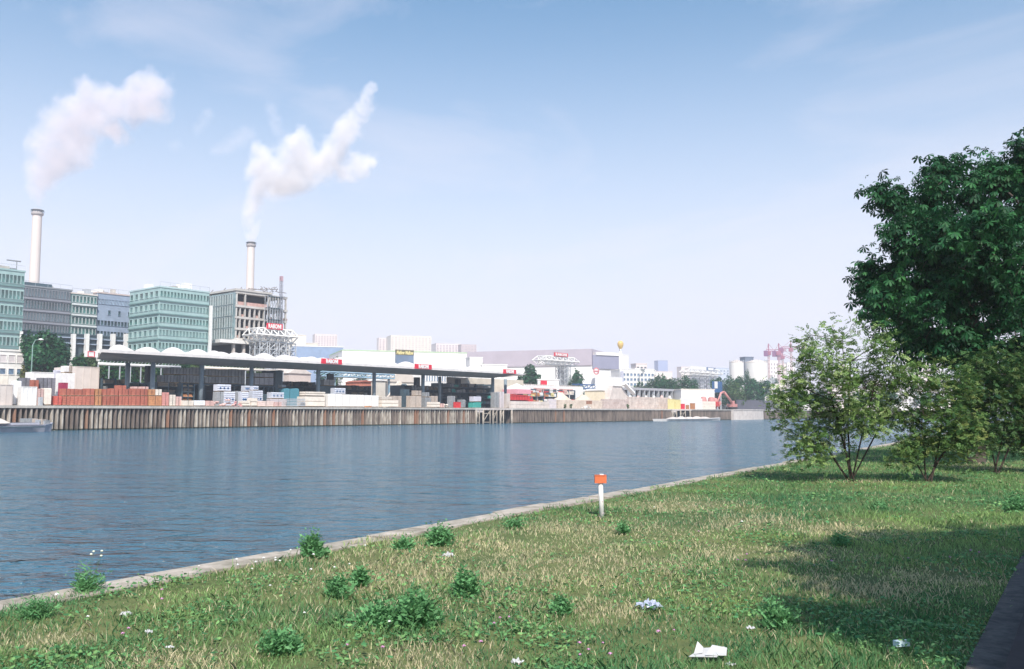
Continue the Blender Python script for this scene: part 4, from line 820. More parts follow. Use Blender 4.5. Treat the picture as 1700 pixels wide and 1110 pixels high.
crane(1276, 583, 560, 5, 14, 'small dark pink crane furthest left, above the wider silo', ang=.3); crane(1293, 583, 540, 7, 12, 'tall pink crane with a spike in the middle of the group', ang=-.5)
crane(1313, 577.5, 600, 16, 40, 'pink crane with a long flat jib reaching to the bushy tree'); crane(1299, 590, 620, 6, 40, 'lower pink crane with a jib sloping down right', tilt=-.35, ang=.2)
# ---------------------------------------------------------------- trees of the far bank
bark = M('bark', (.16, .12, .09), .95, .25, 3, bump=.4); leafm = attr_mat('leaf', .55, .28)
def leaf_cloud(lobes, n, size, tones, shell=.45, up=.5, flat=1.0):
    """small leaf-shaped faces spread through ellipsoid lobes [(cx,cy,cz,rx,ry,rz)]"""
    lobes = np.array(lobes, float); wt = (lobes[:, 3]*lobes[:, 4]*lobes[:, 5])**(2/3); wt /= wt.sum(); li = rng.choice(len(lobes), n, p=wt); l = lobes[li]
    d = rng.normal(size=(n, 3)); d /= np.linalg.norm(d, axis=1)[:, None]; r = (shell+(1-shell)*rng.random(n))**.8; r *= 1+.16*np.sin(d[:, 0]*7+li)*np.cos(d[:, 2]*6+li*2)
    c = l[:, :3]+d*r[:, None]*l[:, 3:6]
    nrm = d*.7+rng.normal(size=(n, 3))*.6; nrm[:, 2] += up; nrm /= np.linalg.norm(nrm, axis=1)[:, None]
    a = np.cross(nrm, rng.normal(size=(n, 3))); a /= np.linalg.norm(a, axis=1)[:, None]; b_ = np.cross(nrm, a); s_ = size*(.6+.8*rng.random(n))[:, None]
    V = np.stack([c-a*s_, c+b_*s_*.55, c+a*s_, c-b_*s_*.55], 1)
    t_ = np.array(tones); k = rng.random(n)*(len(t_)-1); i0 = k.astype(int); col = t_[i0]*(1-(k-i0))[:, None]+t_[np.minimum(i0+1, len(t_)-1)]*(k-i0)[:, None]; col *= (.75+.5*rng.random(len(lobes))[li])[:, None]
    return V, col
FG = [(.014, .07, .028), (.022, .10, .036), (.045, .14, .045)]; FG2 = [(.05, .11, .035), (.08, .15, .05), (.11, .18, .06)]; FGD = [(.012, .065, .028), (.02, .10, .038), (.04, .14, .05)]
def far_tree(px, X, pt, wpx, label, tones=FG, group=None, n=1500, zc0=None, name='tree', size=None, dep=None, tall=None):
    top = PD(px, pt, dep) if dep else PX(px, pt, X); d_ = dep or (CM.transposed() @ (top-Vector((0, 0, H)))).z*-1; rx = wpx/2/F*d_; hgt = top.z-Q; cz0 = Q+hgt*(.22 if tall is None else tall)
    t = thing(name, (top.x, top.y, Q), label, 'tree', group); rz = (top.z-cz0)/2; cz = cz0+rz; lobes = [(0, 0, cz-Q, rx*.72, rx*.72, rz*.85)]
    for k in range(9): a = k*2.4+random.random(); q = random.uniform(-.6, .62); rr = rx*.62*math.sqrt(1-q*q); lobes.append((rr*math.cos(a), rr*math.sin(a), cz-Q+q*rz, rx*.42, rx*.42, rz*.36))
    lobes.append((0, 0, cz-Q+rz*.66, rx*.4, rx*.4, rz*.33))
    V, c = leaf_cloud(lobes, n, size or max(.22, rx*.085), tones); o = bigmesh('crown', V, 4, [leafm], c); o.parent = t
    mb = MB(); b0 = Vector((top.x, top.y, Q)); mb.tube([b0, b0+Vector((.1, .1, cz0-Q+rz*.5)), b0+Vector((0, .1, cz0-Q+rz*1.3))], [rx*.07+.08, rx*.05+.06, .05], 8)
    for k in range(6): a = k*1.1; mb.tube([b0+Vector((0, 0, cz0-Q+rz*.1*k*.6)), b0+Vector((rx*.55*math.cos(a), rx*.55*math.sin(a), cz0-Q+rz*(.5+.12*k)))], [.12, .04], 5)
    mb.build('trunk', bark, t); return t
far_tree(76, 174, 545, 84, 'big round dark green tree at the left, below the grey office block', FGD, n=5200, tall=.12, size=.42)
far_tree(39, 172, 600, 14, 'small yellowish climbing bush against the low white building', [(.2, .16, .05), (.1, .14, .04)], n=500, tall=.02, size=.25)
gr = 'trees in a row behind the shed'
for i, (px, pt, w_) in enumerate(((128, 590, 34), (150, 583, 40), (180, 586, 40), (206, 577, 44), (236, 578, 44), (266, 589, 40), (296, 588, 42), (326, 590, 40), (362, 590, 42), (396, 592, 40), (425, 594, 34))):
    far_tree(px, 180+(i % 3)*2, pt, w_, f'green tree, {ORD[i]} from the left in the row behind the shed', [FG, FG2, FG][i % 3], gr, n=4200, tall=.08, size=.38)
far_tree(560, 190, 586, 22, 'rounded green tree top showing above the roof left of the RABONI sign', FG2, n=700); far_tree(596, 186, 604, 30, 'green tree behind the shed seen right of the middle column', FG, n=700)
far_tree(542, 180, 606, 44, 'green tree behind the shed seen just left of the middle column', FG, n=1200, tall=.1); far_tree(697, 186, 606, 26, 'green tree behind the shed left of the two close columns', FG2, n=800, tall=.1); far_tree(728, 184, 609, 34, 'green tree behind the shed right of the two close columns', FG2, n=900, tall=.1)
far_tree(800, 200, 600, 18, 'small green tree top above the right half of the shed roof', FG2, n=400)
far_tree(880, 178, 603, 42, 'pointed dark green tree just right of the shed roof tip', FGD, n=2600, tall=.1, size=.5)
far_tree(957, 186, 612, 30, 'dark green tree right of the lattice tower before the wide store', FGD, n=1500, tall=.1, size=.45)
far_tree(1008, 186, 622, 18, 'small dark tree between the round sign and the white hopper', FGD, n=600, tall=.08)
far_tree(1044, 190, 627, 26, 'low dark shrub tree left of the white office base', FGD, n=700, tall=.05)
g2 = 'trees in the long clump behind the yard'
for i, (px, pt, w_, dep, tn) in enumerate(((1062, 631, 34, 330, 0), (1080, 626, 34, 330, 0), (1098, 631, 34, 332, 2), (1116, 624, 36, 334, 0), (1137, 621, 44, 336, 2), (1150, 626, 24, 338, 2), (1098, 619, 46, 380, 2), (1070, 624, 26, 380, 2))):
    far_tree(px, 0, pt, w_, f'leafy tree left of the right-hand gantry, {ORD[i]} in its clump', [FG, FG2, FGD][tn], g2, n=2200, dep=dep, tall=.05)
for i, (px, pt, w_, dep, tn) in enumerate(((1193, 624, 34, 344, 2), (1210, 621, 36, 346, 0), (1230, 622, 38, 348, 0), (1250, 626, 38, 350, 2), (1266, 628, 30, 352, 2), (1222, 632, 34, 335, 1), (1281, 622, 26, 420, 2), (1241, 611, 14, 372, 2))):
    far_tree(px, 0, pt, w_, f'leafy tree between the gantry and the conveyor, {ORD[i]} in its clump', [FG, FG2, FGD][tn], g2, n=2200, dep=dep, tall=.05)
far_tree(1014, 0, 584, 1, 'tiny rooftop plant', FGD, n=1, dep=420) if False else None
# ---------------------------------------------------------------- street lamp, white pipe conveyor, things behind the shed
p = PX(51, 640, 150); lt = thing('street_lamp', (p.x, p.y, Q), 'thin street lamp with a curved arm in front of the big round tree', 'street lamp'); zt_ = zc(51, 572, 150); zt2 = zc(62, 563, 150)
yb_ = YX(64.5, 150)
MB().tube([(-150, p.y, Q), (-150, p.y, zt_), (-150, p.y+.4, zt_+.8), (-150, yb_-.5, zt2)], [.13, .08, .07, .06], 8).build('pole', M('lamp_green', (.2, .3, .27), .6, .1), lt); MB().lathe((-150, yb_-.2, zt2-.12), [(.15, 0), (.42, .05), (.36, .22), (.1, .3)], 12).build('lamp_head', white, lt)
for i, (pa, pb_, py, X, lab) in enumerate(((163, 300, 603.5, 165, 'long white pipe running behind the left shed columns'), (340, 470, 610, 168, 'long pinkish pipe rail behind the grey packs'))):
    ya_, yb_ = YX(pa, X, py), YX(pb_, X, py); z_ = zc(pa, py, X); t = thing('pipe_bridge', (-X, (ya_+yb_)/2, Q), lab, 'pipe'); MB().tube([(-X, ya_, z_), (-X, yb_, z_)], .28, 10).build('pipe', [white, slabm][i], t); mb = MB()
    n_ = 8
    for k in range(n_+1): y = ya_+(yb_-ya_)*k/n_; mb = MB(); mb.bar((-X, y, Q), (-X, y, z_-.2), .25); mb.build('support', steel, t)
    mb = MB()
    for k in range(24): y = ya_+(yb_-ya_)*k/24; mb.bar((-X, y, z_+.2), (-X, y+.6, z_+1.0), .1)
    mb.bar((-X, ya_, z_+1), (-X, yb_, z_+1), .1); mb.build('railing', steel, t)
# blue-grey lattice conveyor seen under the roof
def lat_bridge(pa, pb_, pt, pbm, X, m_, label, posts=()):
    ya_, yb_ = YX(pa, X, pt), YX(pb_, X, pt); z1, z0 = zc((pa+pb_)/2, pt, X), zc((pa+pb_)/2, pbm, X); t = thing('conveyor_bridge', (-X, (ya_+yb_)/2, Q), label, 'conveyor'); mb = MB(); n_ = 9
    for x in (-X, -X-2):
        mb.bar((x, ya_, z0), (x, yb_, z0), .3); mb.bar((x, ya_, z1), (x, yb_, z1), .3)
        for k in range(n_): a, b_ = ya_+(yb_-ya_)*k/n_, ya_+(yb_-ya_)*(k+1)/n_; mb.bar((x, a, z0), (x, b_, z1), .22); mb.bar((x, b_, z0), (x, b_, z1), .18)
    mb.build('girder', m_, t); MB().box(-X-1.8, -X-.2, ya_, yb_, z0+.1, z0+.3).build('belt', dark, t)
    for q in posts: y = YX(q, X, 640); mb = MB(); mb.bar((-X-1, y, Q), (-X-1, y, z0), .4); mb.build('support', m_, t)
    return t
lat_bridge(534, 655, 619, 626, 172, M('conveyor_blue', (.25, .38, .48), .6, .1), 'pale blue lattice conveyor under the shed roof, right of the middle column', (560, 600, 650))
lat_bridge(958, 1030, 639, 646, 170, blue, 'dark blue lattice conveyor right of the mesh-fenced yard', (966, 1000, 1022))
# brick-red hut, cream hall, hopper with chute
def hut(pa, pb_, peave, pridge, X, dpt, m_, rm, label, name='hut', cat='hut'):
    ya_, yb_ = YX(pa, X, peave), YX(pb_, X, peave); ze, zr_ = zc((pa+pb_)/2, peave, X), zc((pa+pb_)/2, pridge, X); t = thing(name, (-X, (ya_+yb_)/2, Q), label, cat); mb = MB(); mb.box(-X-dpt, -X, ya_, yb_, Q, ze); mb.build('wall', m_, t)
    ym = (ya_+yb_)/2; MB().extx([(ya_-.3, ze+.01), (yb_+.3, ze+.01), (ym, zr_)], -X-dpt-.3, -X+.3).build('roof', rm, t); return t
hut(600, 616, 634, 631, 166, 6, M('brick_hut', (.55, .2, .14), .9, .15, 1), brick, 'orange-red hut with a pointed roof seen through the shed left of the sixth column')
hut(624, 640, 632, 629, 168, 6, cream, white, 'small cream hut seen through the shed right of the sixth column')
hut(642, 696, 634, 612, 175, 14, cream, M('cream_hip', (.68, .6, .53), .8, .08, .3), 'cream hall with a steep pointed roof seen under the shed roof', 'hall', 'hall')
hut(479, 516, 620, 608, 176, 8, M('dusty_pink', (.62, .52, .48), .85, .1, .5), pale_conc, 'dusty pink hall seen under the roof left of the middle column', 'hall', 'hall')
y0, y1 = YX(701, 178, 630), YX(758, 178, 630); t = thing('long_building', (-178, (y0+y1)/2, Q), 'long white building with dark windows seen between the close columns', 'building'); MB().box(-186, -178, y0, y1, Q, zc(725, 616, 178)).build('wall', white, t); MB().box(-186.3, -177.8, y0-.2, y1+.2, zc(725, 616, 178)+.003, zc(725, 614.5, 178)).build('roof', cream, t)
facade(t, AX(702, 178), AX(757, 178), zc(725, 634, 178), zc(725, 619, 178), 1, 13, [white, M('window_blue')], .6, .8)
# inclined chute
t = thing('loading_chute', (-160, YX(660, 160), Q), 'inclined cream chute with a dark funnel in the shade of the shed', 'conveyor')
a, b_ = PX(645, 662, 160), PX(664, 634, 160); a.z = max(a.z, Q+.2); mb = MB(); mb.tube([a, b_], .7, 4, 0, False); mb.build('chute', slabm, t)
mb = MB(); yc = YX(671, 160, 640); z0_, z1_ = Q, zc(668, 637, 160); mb.prism([(-162, yc-3), (-158, yc-3), (-158, yc+4), (-162, yc+4)], z0_, z1_-2.5); mb.add([(-162, yc-3, z1_-2.5), (-158, yc-3, z1_-2.5), (-158, yc+4, z1_-2.5), (-162, yc+4, z1_-2.5), (-160, yc-2, z1_), (-160, yc+.5, z1_)], [(0, 1, 4), (1, 2, 5, 4), (2, 3, 5), (3, 0, 4, 5)]); mb.build('funnel', dsteel, t)
# ---------------------------------------------------------------- red lorry
def lorry():
    X = 140; ya_, yb_ = YX(847, X, 660), YX(885, X, 660); L_ = yb_-ya_; z_ = Q; t = thing('red_lorry', (-X, (ya_+yb_)/2, Q), 'bright red tipper lorry parked right of the shed', 'lorry'); x0, x1 = -X-2.4, -X
    h1 = zc(860, 654.5, X); hb = zc(860, 665, X); yc = ya_+L_*.8
    MB().extx([(ya_, hb+.15), (yc-.2, hb+.15), (yc-.2, h1-.15), (ya_+.3, h1)], x0, x1).build('tipper_body', red, t); mb = MB()
    for k in range(7): y = ya_+.3+(yc-ya_-.8)*k/6; mb.box(x1+.003, x1+.08, y-.07, y+.07, hb+.2, h1-.2)
    mb.box(x1+.003, x1+.1, ya_+.1, yc-.3, h1-.36, h1-.2); mb.build('body_rib', M('dark_red', (.45, .04, .04), .5, .1), t)
    MB().extx([(yc, hb-.5), (yb_, hb-.5), (yb_, hb+.5), (yb_-.5, h1-.3), (yc, h1-.3)], x0, x1).build('cab', red, t); MB().box(x1+.003, x1+.03, yc+.5, yb_-.7, hb+.55, h1-.55).build('side_window', glass_d, t)
    MB().box(x0+.5, x1-.5, ya_+.2, yb_-.4, hb-.55, hb+.1).build('chassis', dark, t)
    for y in (ya_+L_*.14, ya_+L_*.3, yb_-L_*.13):
        for x in (x1-.35, x0+.05):
            w1 = MB().tube([(x, y, Q+.52), (x+.3, y, Q+.52)], .52, 16).build('wheel', rubber, t); h_ = MB().tube([(x+.303, y, Q+.52), (x+.33, y, Q+.52)], .24, 12).build('hub', white, w1)
lorry()
# ---------------------------------------------------------------- mesh-fenced yard right of the shed: shelves of colourful goods in front of a white wall
y0, y1 = YX(862, 158, 640), YX(968, 158, 640); zt_ = zc(915, 640.5, 158)
t = thing('yard_wall', (-158, (y0+y1)/2, Q), 'long white yard wall with a toothed top and faded red lettering band', 'wall'); MB().box(-158.4, -158, y0, y1, Q, zt_).build('wall', white, t)
mb = MB(); n_ = 30
for k in range(n_): y = y0+(y1-y0)*(k+.2)/n_; mb.box(-158.35, -158.05, y, y+.5, zt_+.003, zt_+.35)
mb.build('coping_blocks', pale_conc, t); MB().box(-157.996, -157.9, YX(886, 158), YX(951, 158), zc(915, 648, 158), zc(915, 645, 158)).build('red_band', M('faded_red', (.6, .25, .22), .7, .2, 1.5), t)
rack(868, 925, 651, 150, 2, 'open shelf of yellow and orange goods behind the red lorry', 'goods', [yellow, orange, slabm, white], 2, group='display shelves in the fenced yard')
rack(878, 955, 646, 154, 2, 'long display shelf of pink and cream goods before the white yard wall', 'goods', [pinkish, slabm, white, red], 2, group='display shelves in the fenced yard')
y0, y1 = YX(848, 152), YX(872, 152); t = thing('market_tent', (-152, (y0+y1)/2, Q), 'pink-striped tent with a white peak right of the last shed column', 'tent'); z_e, z_p = zc(860, 646, 152), zc(860, 636, 152)
MB().add([(-155, y0, z_e), (-150, y0, z_e), (-150, y1, z_e), (-155, y1, z_e), (-152.5, (y0+y1)/2, z_p)], [(0, 1, 4), (1, 2, 4), (2, 3, 4), (3, 0, 4), (3, 2, 1, 0)]).build('canopy', white, t); MB().box(-155, -149.95, y0, y1, z_e-1.3, z_e-.004).build('valance', M('pink_stripe', (.7, .32, .38), .7, .1), t)
for y in (y0+.1, y1-.1):
    for x in (-154.9, -150.1): MB().bar((x, y, Q), (x, y, z_e-1.3), .12).build('post', steel, t)
bd('signboard_wall', 893, 265, 928, 270, 631, .6, white, 'long white board with red blocks above the fenced yard', cat='sign'); a, b_ = PD(898, 633, 264.5), PD(920, 633, 267.6); MB().prism([(v.x, v.y) for v in (a, b_, b_+Vector((-.2, .1, 0)), a+Vector((-.2, .1, 0)))], a.z-1.1, a.z+.3).build('red_banner', redsign, label='red and pink banner above the fenced yard', cat='banner')
# low concrete blocks and walls at the quay edge
def wall(pa, pb_, pt, X, m_, label, th=.5, blocks=0, name='retaining_wall'):
    ya_, yb_ = YX(pa, X, pt), YX(pb_, X, pt); z1 = zc((pa+pb_)/2, pt, X); mb = MB(); t = thing(name, (-X, (ya_+yb_)/2, Q), label, 'wall'); nl = max(1, round((z1-Q)/.8)); n_ = max(1, int((yb_-ya_)/(blocks or 1e9)))
    for r_ in range(nl):
        for k in range(n_+1 if blocks else 1):
            o_ = (.5*(r_ % 2)) if blocks else 0; a = ya_+(yb_-ya_)*max(0, (k-o_)/n_) if blocks else ya_; b_ = ya_+(yb_-ya_)*min(1, (k+1-o_)/n_) if blocks else yb_
            if b_-a < .1: continue
            mb.box(-X-th, -X-random.uniform(0, .05 if blocks else 0), a+.03, b_-.03, Q+(z1-Q)*r_/nl+.05, Q+(z1-Q)*(r_+1)/nl)
    mb.build('blocks', m_, t); return t
wall(848, 912, 666, 136, pale_conc, 'low pale concrete block wall right of the shed, in front of the lorry', .6, 2.2)
wall(912, 924, 662, 136.3, M('lilac_stone'), 'short lilac block wall beside the yard wall of pale blocks', .6, 2)
wall(926, 1000, 664, 137, pinkish if False else M('sandy_block', (.68, .58, .50), .9, .12, .8, col2=(.48, .39, .32)), 'sandy block wall with weeds at its foot, holding back the sand heaps', .6, 2.5)
wall(1000, 1044, 662.5, 138, M('pinkish_block', (.64, .53, .49), .9, .12, .8, col2=(.42, .32, .29)), 'pinkish worn wall under the white hopper', .6, 2.5)
wall(1044, 1112, 659, 138, M('long_block', (.66, .56, .50), .9, .14, .8, col2=(.42, .34, .30)), 'long stepped stone-block wall below the row of bays', .8, 3)
wall(1130, 1166, 661, 137.5, white, 'white wall right of the yellow panels near the far landing bay', .4)
wall(1166, 1188, 666, 137.5, slabm, 'low cream block wall below the red machines', .5, 2)
mb = MB(); y0, y1 = YX(1226, 142), YX(1300, 142); t = thing('dark_ramp_wall', (-142, (y0+y1)/2, Q), 'dark grey ramp wall right of the excavator', 'wall'); MB().box(-142.8, -142, y0, y1, Q, zc(1250, 664, 142)).build('blocks', M('asphalt_grey', (.12, .12, .15), .9, .1, .4), t)
# sand heaps
def heap(pa, pb_, pt, X, m_, label, dpt=8):
    ya_, yb_ = YX(pa, X, 660), YX(pb_, X, 660); z1 = zc((pa+pb_)/2, pt, X); mb = MB(); n_ = 22; cy = (ya_+yb_)/2; ry = (yb_-ya_)/2
    for i in range(n_+1):
        for j in range(n_+1):
            u, v = i/n_*2-1, j/n_*2-1; rr = math.hypot(u, v); h_ = max(0, 1-rr)**.85; h_ = min(h_, .92)*(1+.08*math.sin(i*1.7)*math.cos(j*2.1)); mb.v.append((-X-dpt/2+v*dpt/2, cy+u*ry, Q+h_*(z1-Q)))
    for i in range(n_):
        for j in range(n_): mb.f.append((i*(n_+1)+j, (i+1)*(n_+1)+j, (i+1)*(n_+1)+j+1, i*(n_+1)+j+1)); mb.m.append(0); mb.sm.append(True)
    mb.build('sand_heap', m_, label=label, cat='heap', group='sand and gravel heaps')
heap(920, 975, 649, 147, sand, 'big beige sand heap in front of the white yard wall'); heap(962, 1012, 653, 142, sand, 'pointed beige sand heap left of the white hopper'); heap(1008, 1062, 648, 150, M('grey_gravel', (.6, .55, .52), .95, .1, 1, bump=.4), 'pale gravel heap spreading from the white hopper', 12)
for i in range(6): heap(1050+i*13, 1064+i*13, 654.5+.4*(i % 2), 152, [white, pinkish, pale_conc][i % 3], f'small gravel heap in the {ORD[i]} bay from the left of the bay row', 5)
# hopper
X = 150; y = YX(1029, X); z1 = zc(1029, 626, X); t = thing('hopper', (-X, y, Q), 'big white hopper with sloping chutes beside the mast with the golden top', 'hopper'); ya_, yb_ = YX(1020, X), YX(1041, X)
MB().box(-X-7, -X, YX(1019, X), YX(1034, X), zc(1029, 641, X), z1).build('bin', white, t); MB().extx([(YX(1019, X), zc(1029, 641, X)-.01), (YX(1034, X), zc(1029, 641, X)-.01), (YX(1054, X), Q+1.8), (YX(1054, X), Q+.3), (YX(1010, X), Q+.3)], -X-6.5, -X-.3).build('slope', pale_conc, t)
a, b_ = Vector((-X+.8, YX(1033, X), zc(1033, 636, X))), Vector((-X+.8, YX(1049, X), zc(1049, 653, X))); mb = MB(); mb.tube([a, b_], .75, 4, 0, False); mb.build('chute', white, t)
# bays: open frame structure
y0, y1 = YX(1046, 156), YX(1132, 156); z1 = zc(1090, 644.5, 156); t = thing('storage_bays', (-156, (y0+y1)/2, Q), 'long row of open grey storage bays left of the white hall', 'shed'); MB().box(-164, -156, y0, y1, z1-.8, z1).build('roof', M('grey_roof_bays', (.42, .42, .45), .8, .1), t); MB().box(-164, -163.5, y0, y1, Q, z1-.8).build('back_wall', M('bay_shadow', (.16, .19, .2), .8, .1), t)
for k in range(12): y = y0+.3+(y1-y0-.6)*k/11; MB().box(-157, -156.05, y-.25, y+.25, Q, z1-.8).build('column', steel, t)
t = bd('white_hall', 1131, 315, 1186, 334, 647, 8, white, 'white hall wall below the right-hand gantry', roofmat=cream)
# golden-topped mast
p = PX(1031, 660, 168); zt_, zg0, zg1 = zc(1031, 582, 168), zc(1031, 580, 168), zc(1031, 565, 168); t = thing('advertising_mast', (p.x, p.y, Q), 'tall slim white mast topped by a golden flame-shaped lantern', 'mast'); MB().tube([(p.x, p.y, Q), (p.x, p.y, zt_)], [.55, .4], 12).build('mast', white, t); hh = zg1-zg0; MB().lathe((p.x, p.y, zg0-.2), [(.25, 0), (.5, hh*.15), (1.0, hh*.45), (1.15, hh*.7), (.8, hh*.95), (.3, hh*1.02)], 14).build('golden_head', M('gold', (.75, .52, .2), .4, .15, 1), t)
mb = MB(); mb.lathe((p.x, p.y, zg0-1.2), [(.2, 0), (.35, .5), (.6, 1.3), (.2, 1.32)], 10); mb.build('collar', steel, t); MB().box(p.x+.3, p.x+.8, p.y-.7, p.y+.7, zc(1031, 636, 168), zc(1031, 616, 168)).build('banner', M('lilac_wrap'), t)
# screen and box beside the excavator
y0, y1 = YX(1187, 150), YX(1200, 150); z1, z0 = zc(1192, 633, 150), zc(1192, 651, 150); t = thing('poster_frame', (-150, (y0+y1)/2, Q), 'dark blue panel with a white poster on its left side, above the red machines', 'sign'); MB().box(-151, -150, y0, y1, z0, z1).build('panel', blue, t); MB().box(-149.996, -149.9, y0+.05, y0+(y1-y0)*.38, z0+(z1-z0)*.35, z1-.05).build('poster', white, t); mb = MB(); mb.box(-150.8, -150.3, y0+.1, y0+.5, Q, z0); mb.build('leg', steel, t); mb = MB(); mb.box(-150.8, -150.3, y1-.5, y1-.1, Q, z0); mb.build('leg', steel, t)
t = thing('mesh_cage', (-152, YX(1206, 152), Q), 'tall pale wire cage behind the excavator arm', 'cage'); y0, y1 = YX(1201, 152), YX(1212, 152); mb = MB(); z1 = zc(1206, 633, 152)
for k in range(9): y = y0+(y1-y0)*k/8; mb.bar((-152, y, Q), (-152, y, z1), .12); mb.bar((-155, y, Q), (-155, y, z1), .12)
for k in range(7): z_ = Q+(z1-Q)*(k+1)/7; mb.bar((-152, y0, z_), (-152, y1, z_), .12); mb.bar((-155, y0, z_), (-155, y1, z_), .12)
mb.build('wires', steel, t)
t = bd('grey_cabin', 1206, 345, 1230, 350, 653, 4, pale_conc, 'pale grey cabin behind the excavator with a white sign box on its roof', cat='cabin'); a, b_ = PD(1212, 645, 345.2), PD(1226, 645, 348.6); MB().prism([(v.x, v.y) for v in (a, b_, b_+Vector((-1, .7, 0)), a+Vector((-1, .7, 0)))], PD(1218, 652.3, 347).z+.05, PD(1218, 645.5, 347).z).build('sign_box', white, t)
# excavator
X = 139; t = thing('excavator', (-X, YX(1222, X), Q), 'red-pink excavator with its arm bent up, working near the quay edge', 'excavator'); exr = M('excavator_red', (.60, .26, .24), .55, .15, 2)
y = YX(1223, X); z_ = Q
for x in (-X-1.0, -X-2.9): MB().extx([(y-2, Q+.05), (y+2, Q+.05), (y+2.3, Q+.5), (y+2, Q+.95), (y-2, Q+.95), (y-2.3, Q+.5)], x-.3, x+.3).build('track', rubber, t)
MB().box(-X-3.2, -X-.7, y-1.4, y+2.3, Q+1.0, Q+2.1).build('body', exr, t); MB().extx([(y-1.5, Q+2.11), (y+.1, Q+2.11), (y+.1, Q+3.2), (y-1.2, Q+3.2)], -X-1.6, -X-.7).build('cab', exr, t)
j = [Vector((-X-1.2, YX(px, X, py), zc(px, py, X))) for px, py in ((1221, 669), (1207, 650), (1202, 652), (1196, 667))]
MB().tube(j[:2], [.45, .4], 6).build('boom', exr, t); MB().tube(j[1:3]+[j[3]], [.4, .38, .25], 6).build('stick', exr, t); e = j[3]; MB().extx([(e.y-1.2, max(Q+.1, e.z-1.4)), (e.y+.5, max(Q+.1, e.z-1.4)), (e.y+.4, e.z), (e.y-.4, e.z+.1)], e.x-.6, e.x+.6).build('bucket', M('dark_red'), t)
for i, (px, pt, w_) in enumerate(((1168, 659, 7), (1181, 659.5, 8), (1191, 663, 8), (1187, 661, 6))):
    X = 141+i; y = YX(px, X, 668); z1 = zc(px, pt, X); ww = w_*.25; t = thing('red_mixer', (-X, y, Q), f'red mixer machine, {ORD[i]} from the left beside the excavator', 'machine', 'red machines beside the excavator'); MB().lathe((-X, y, Q+.8+(z1-Q-.8)*.05), [(ww*.3, 0), (ww*.75, (z1-Q-.8)*.4), (ww*.55, (z1-Q-.8)*.9), (ww*.3, (z1-Q-.8))], 10).build('drum', exr, t)
    for s1 in (-1, 1): MB().bar((-X, y+s1*ww*.6, Q), (-X, y+s1*ww*.3, Q+1.4), .2).build('leg', M('dark_red'), t)
for i, (pa, pb_, pt, m_, lab) in enumerate(((1111, 1120, 662, yellow, 'yellow panel, left of a pair by the far landing bay'), (1121, 1130, 663, yellow, 'yellow panel, right of a pair by the far landing bay'), (1131, 1137, 670, redsign, 'red crate right of the yellow panels'), (1141, 1144, 672, orange, 'thin orange crate before the white wall'), (1148, 1154, 669, orange, 'orange-red cupboard before the white wall'))):
    goods(pa, pb_, pt, 134+.1*i, 'crate', lab, mat=m_, cat='panel' if i < 2 else 'crate', name='yellow_panel' if i < 2 else 'crate', depth=.6)
goods(976, 983, 665, 134.6, 'crate', 'small brown crate on white sacks in front of the sandy block wall', mat=M('brown_crate', (.35, .18, .12), .8, .1), depth=.6, zb=Q+1.25); goods(971, 985, 672, 134.4, 'heap', 'white sacks under the small brown crate', mat=white, cat='heap')
MB().extx([(YX(960, 146), Q+1.9), (YX(972, 146), Q+3.2), (YX(973, 146), Q+2.6), (YX(961, 146), Q+1.2)], -147, -145).build('red_skip', red, label='tilted red skip beside the pointed sand heap', cat='skip')
t = hut(993, 1004, 648, 645, 152, 5, M('cream_yellow', (.72, .62, .46), .8, .1), white, 'small yellowish kiosk behind the pointed sand heap')
# weeds at the foot of the sandy wall
for i, px in enumerate((938, 948, 1042)): far_tree(px, 134.4, 670, 5, f'small weed bush at the foot of the quay walls, {ORD[i]} from the left', FG2, 'weed bushes on the far quay', n=160, size=.14, tall=.02, name='weed_bush')['category'] = 'bush'
# inclined conveyor and cream houses at right
t = thing('inclined_conveyor', (-150, YX(1278, 150), Q), 'grey inclined conveyor rising to the right before the cream house', 'conveyor'); X = 150
a, b_, c_, d_ = [Vector((-X, YX(px, X, py), zc(px, py, X))) for px, py in ((1258, 645), (1288, 632), (1268, 653), (1252, 669))]
for nm_, (p, q) in dict(upper_girder=(a, b_), knee=(a, c_), lower_girder=(Vector((-X, YX(1274, X), zc(1274, 651, X))), d_)).items():
    mb = MB(); n_ = 7
    for x in (0, -1.5):
        for dz in (0, 1.3): mb.bar(p+Vector((x, 0, dz)), q+Vector((x, 0, dz)), .25)
        for k in range(n_): mb.bar(p.lerp(q, k/n_)+Vector((x, 0, 0)), p.lerp(q, (k+1)/n_)+Vector((x, 0, 1.3)), .18)
    mb.build(nm_, steel, t)
MB().box(-X-1.2, -X-.7, b_.y-.6, b_.y+.1, Q, b_.z).build('support', steel, t)
bd('cream_house', 1281, 412, 1304, 418, 638, 10, cream, 'cream house behind the top of the inclined conveyor', 1, 3, pb=660)
for i, (pa, pb_, pt, dd, m_, lab) in enumerate(((1330, 1352, 640, 420, white, 'white low hall seen through the left bushy tree'), (1372, 1400, 634, 440, pinkw, 'pink-white flats seen through the crown of the left bushy tree'), (1404, 1436, 644, 460, cream, 'cream flats seen through the crown of the left bushy tree'), (1440, 1470, 632, 480, pinkw, 'pale flats seen right of the centre of the left bushy tree'), (1478, 1520, 640, 500, white, 'white flats seen between the two bushy trees'), (1522, 1560, 636, 520, pinkw, 'pink flats seen behind the second bushy tree'), (1565, 1610, 646, 540, cream, 'cream flats seen left of the chestnut trunk'), (1640, 1690, 650, 560, white, 'white flats far behind the dark bush'))):
    dd = 165/(.631-(pa-850)/F*.776)+(i % 3)*12; bd('flats', pa, dd, pb_, dd+8, pt, 14, m_, lab, 3, 6, pb=668, wm_=[m_, win], group='pale flats far behind the bushy trees')
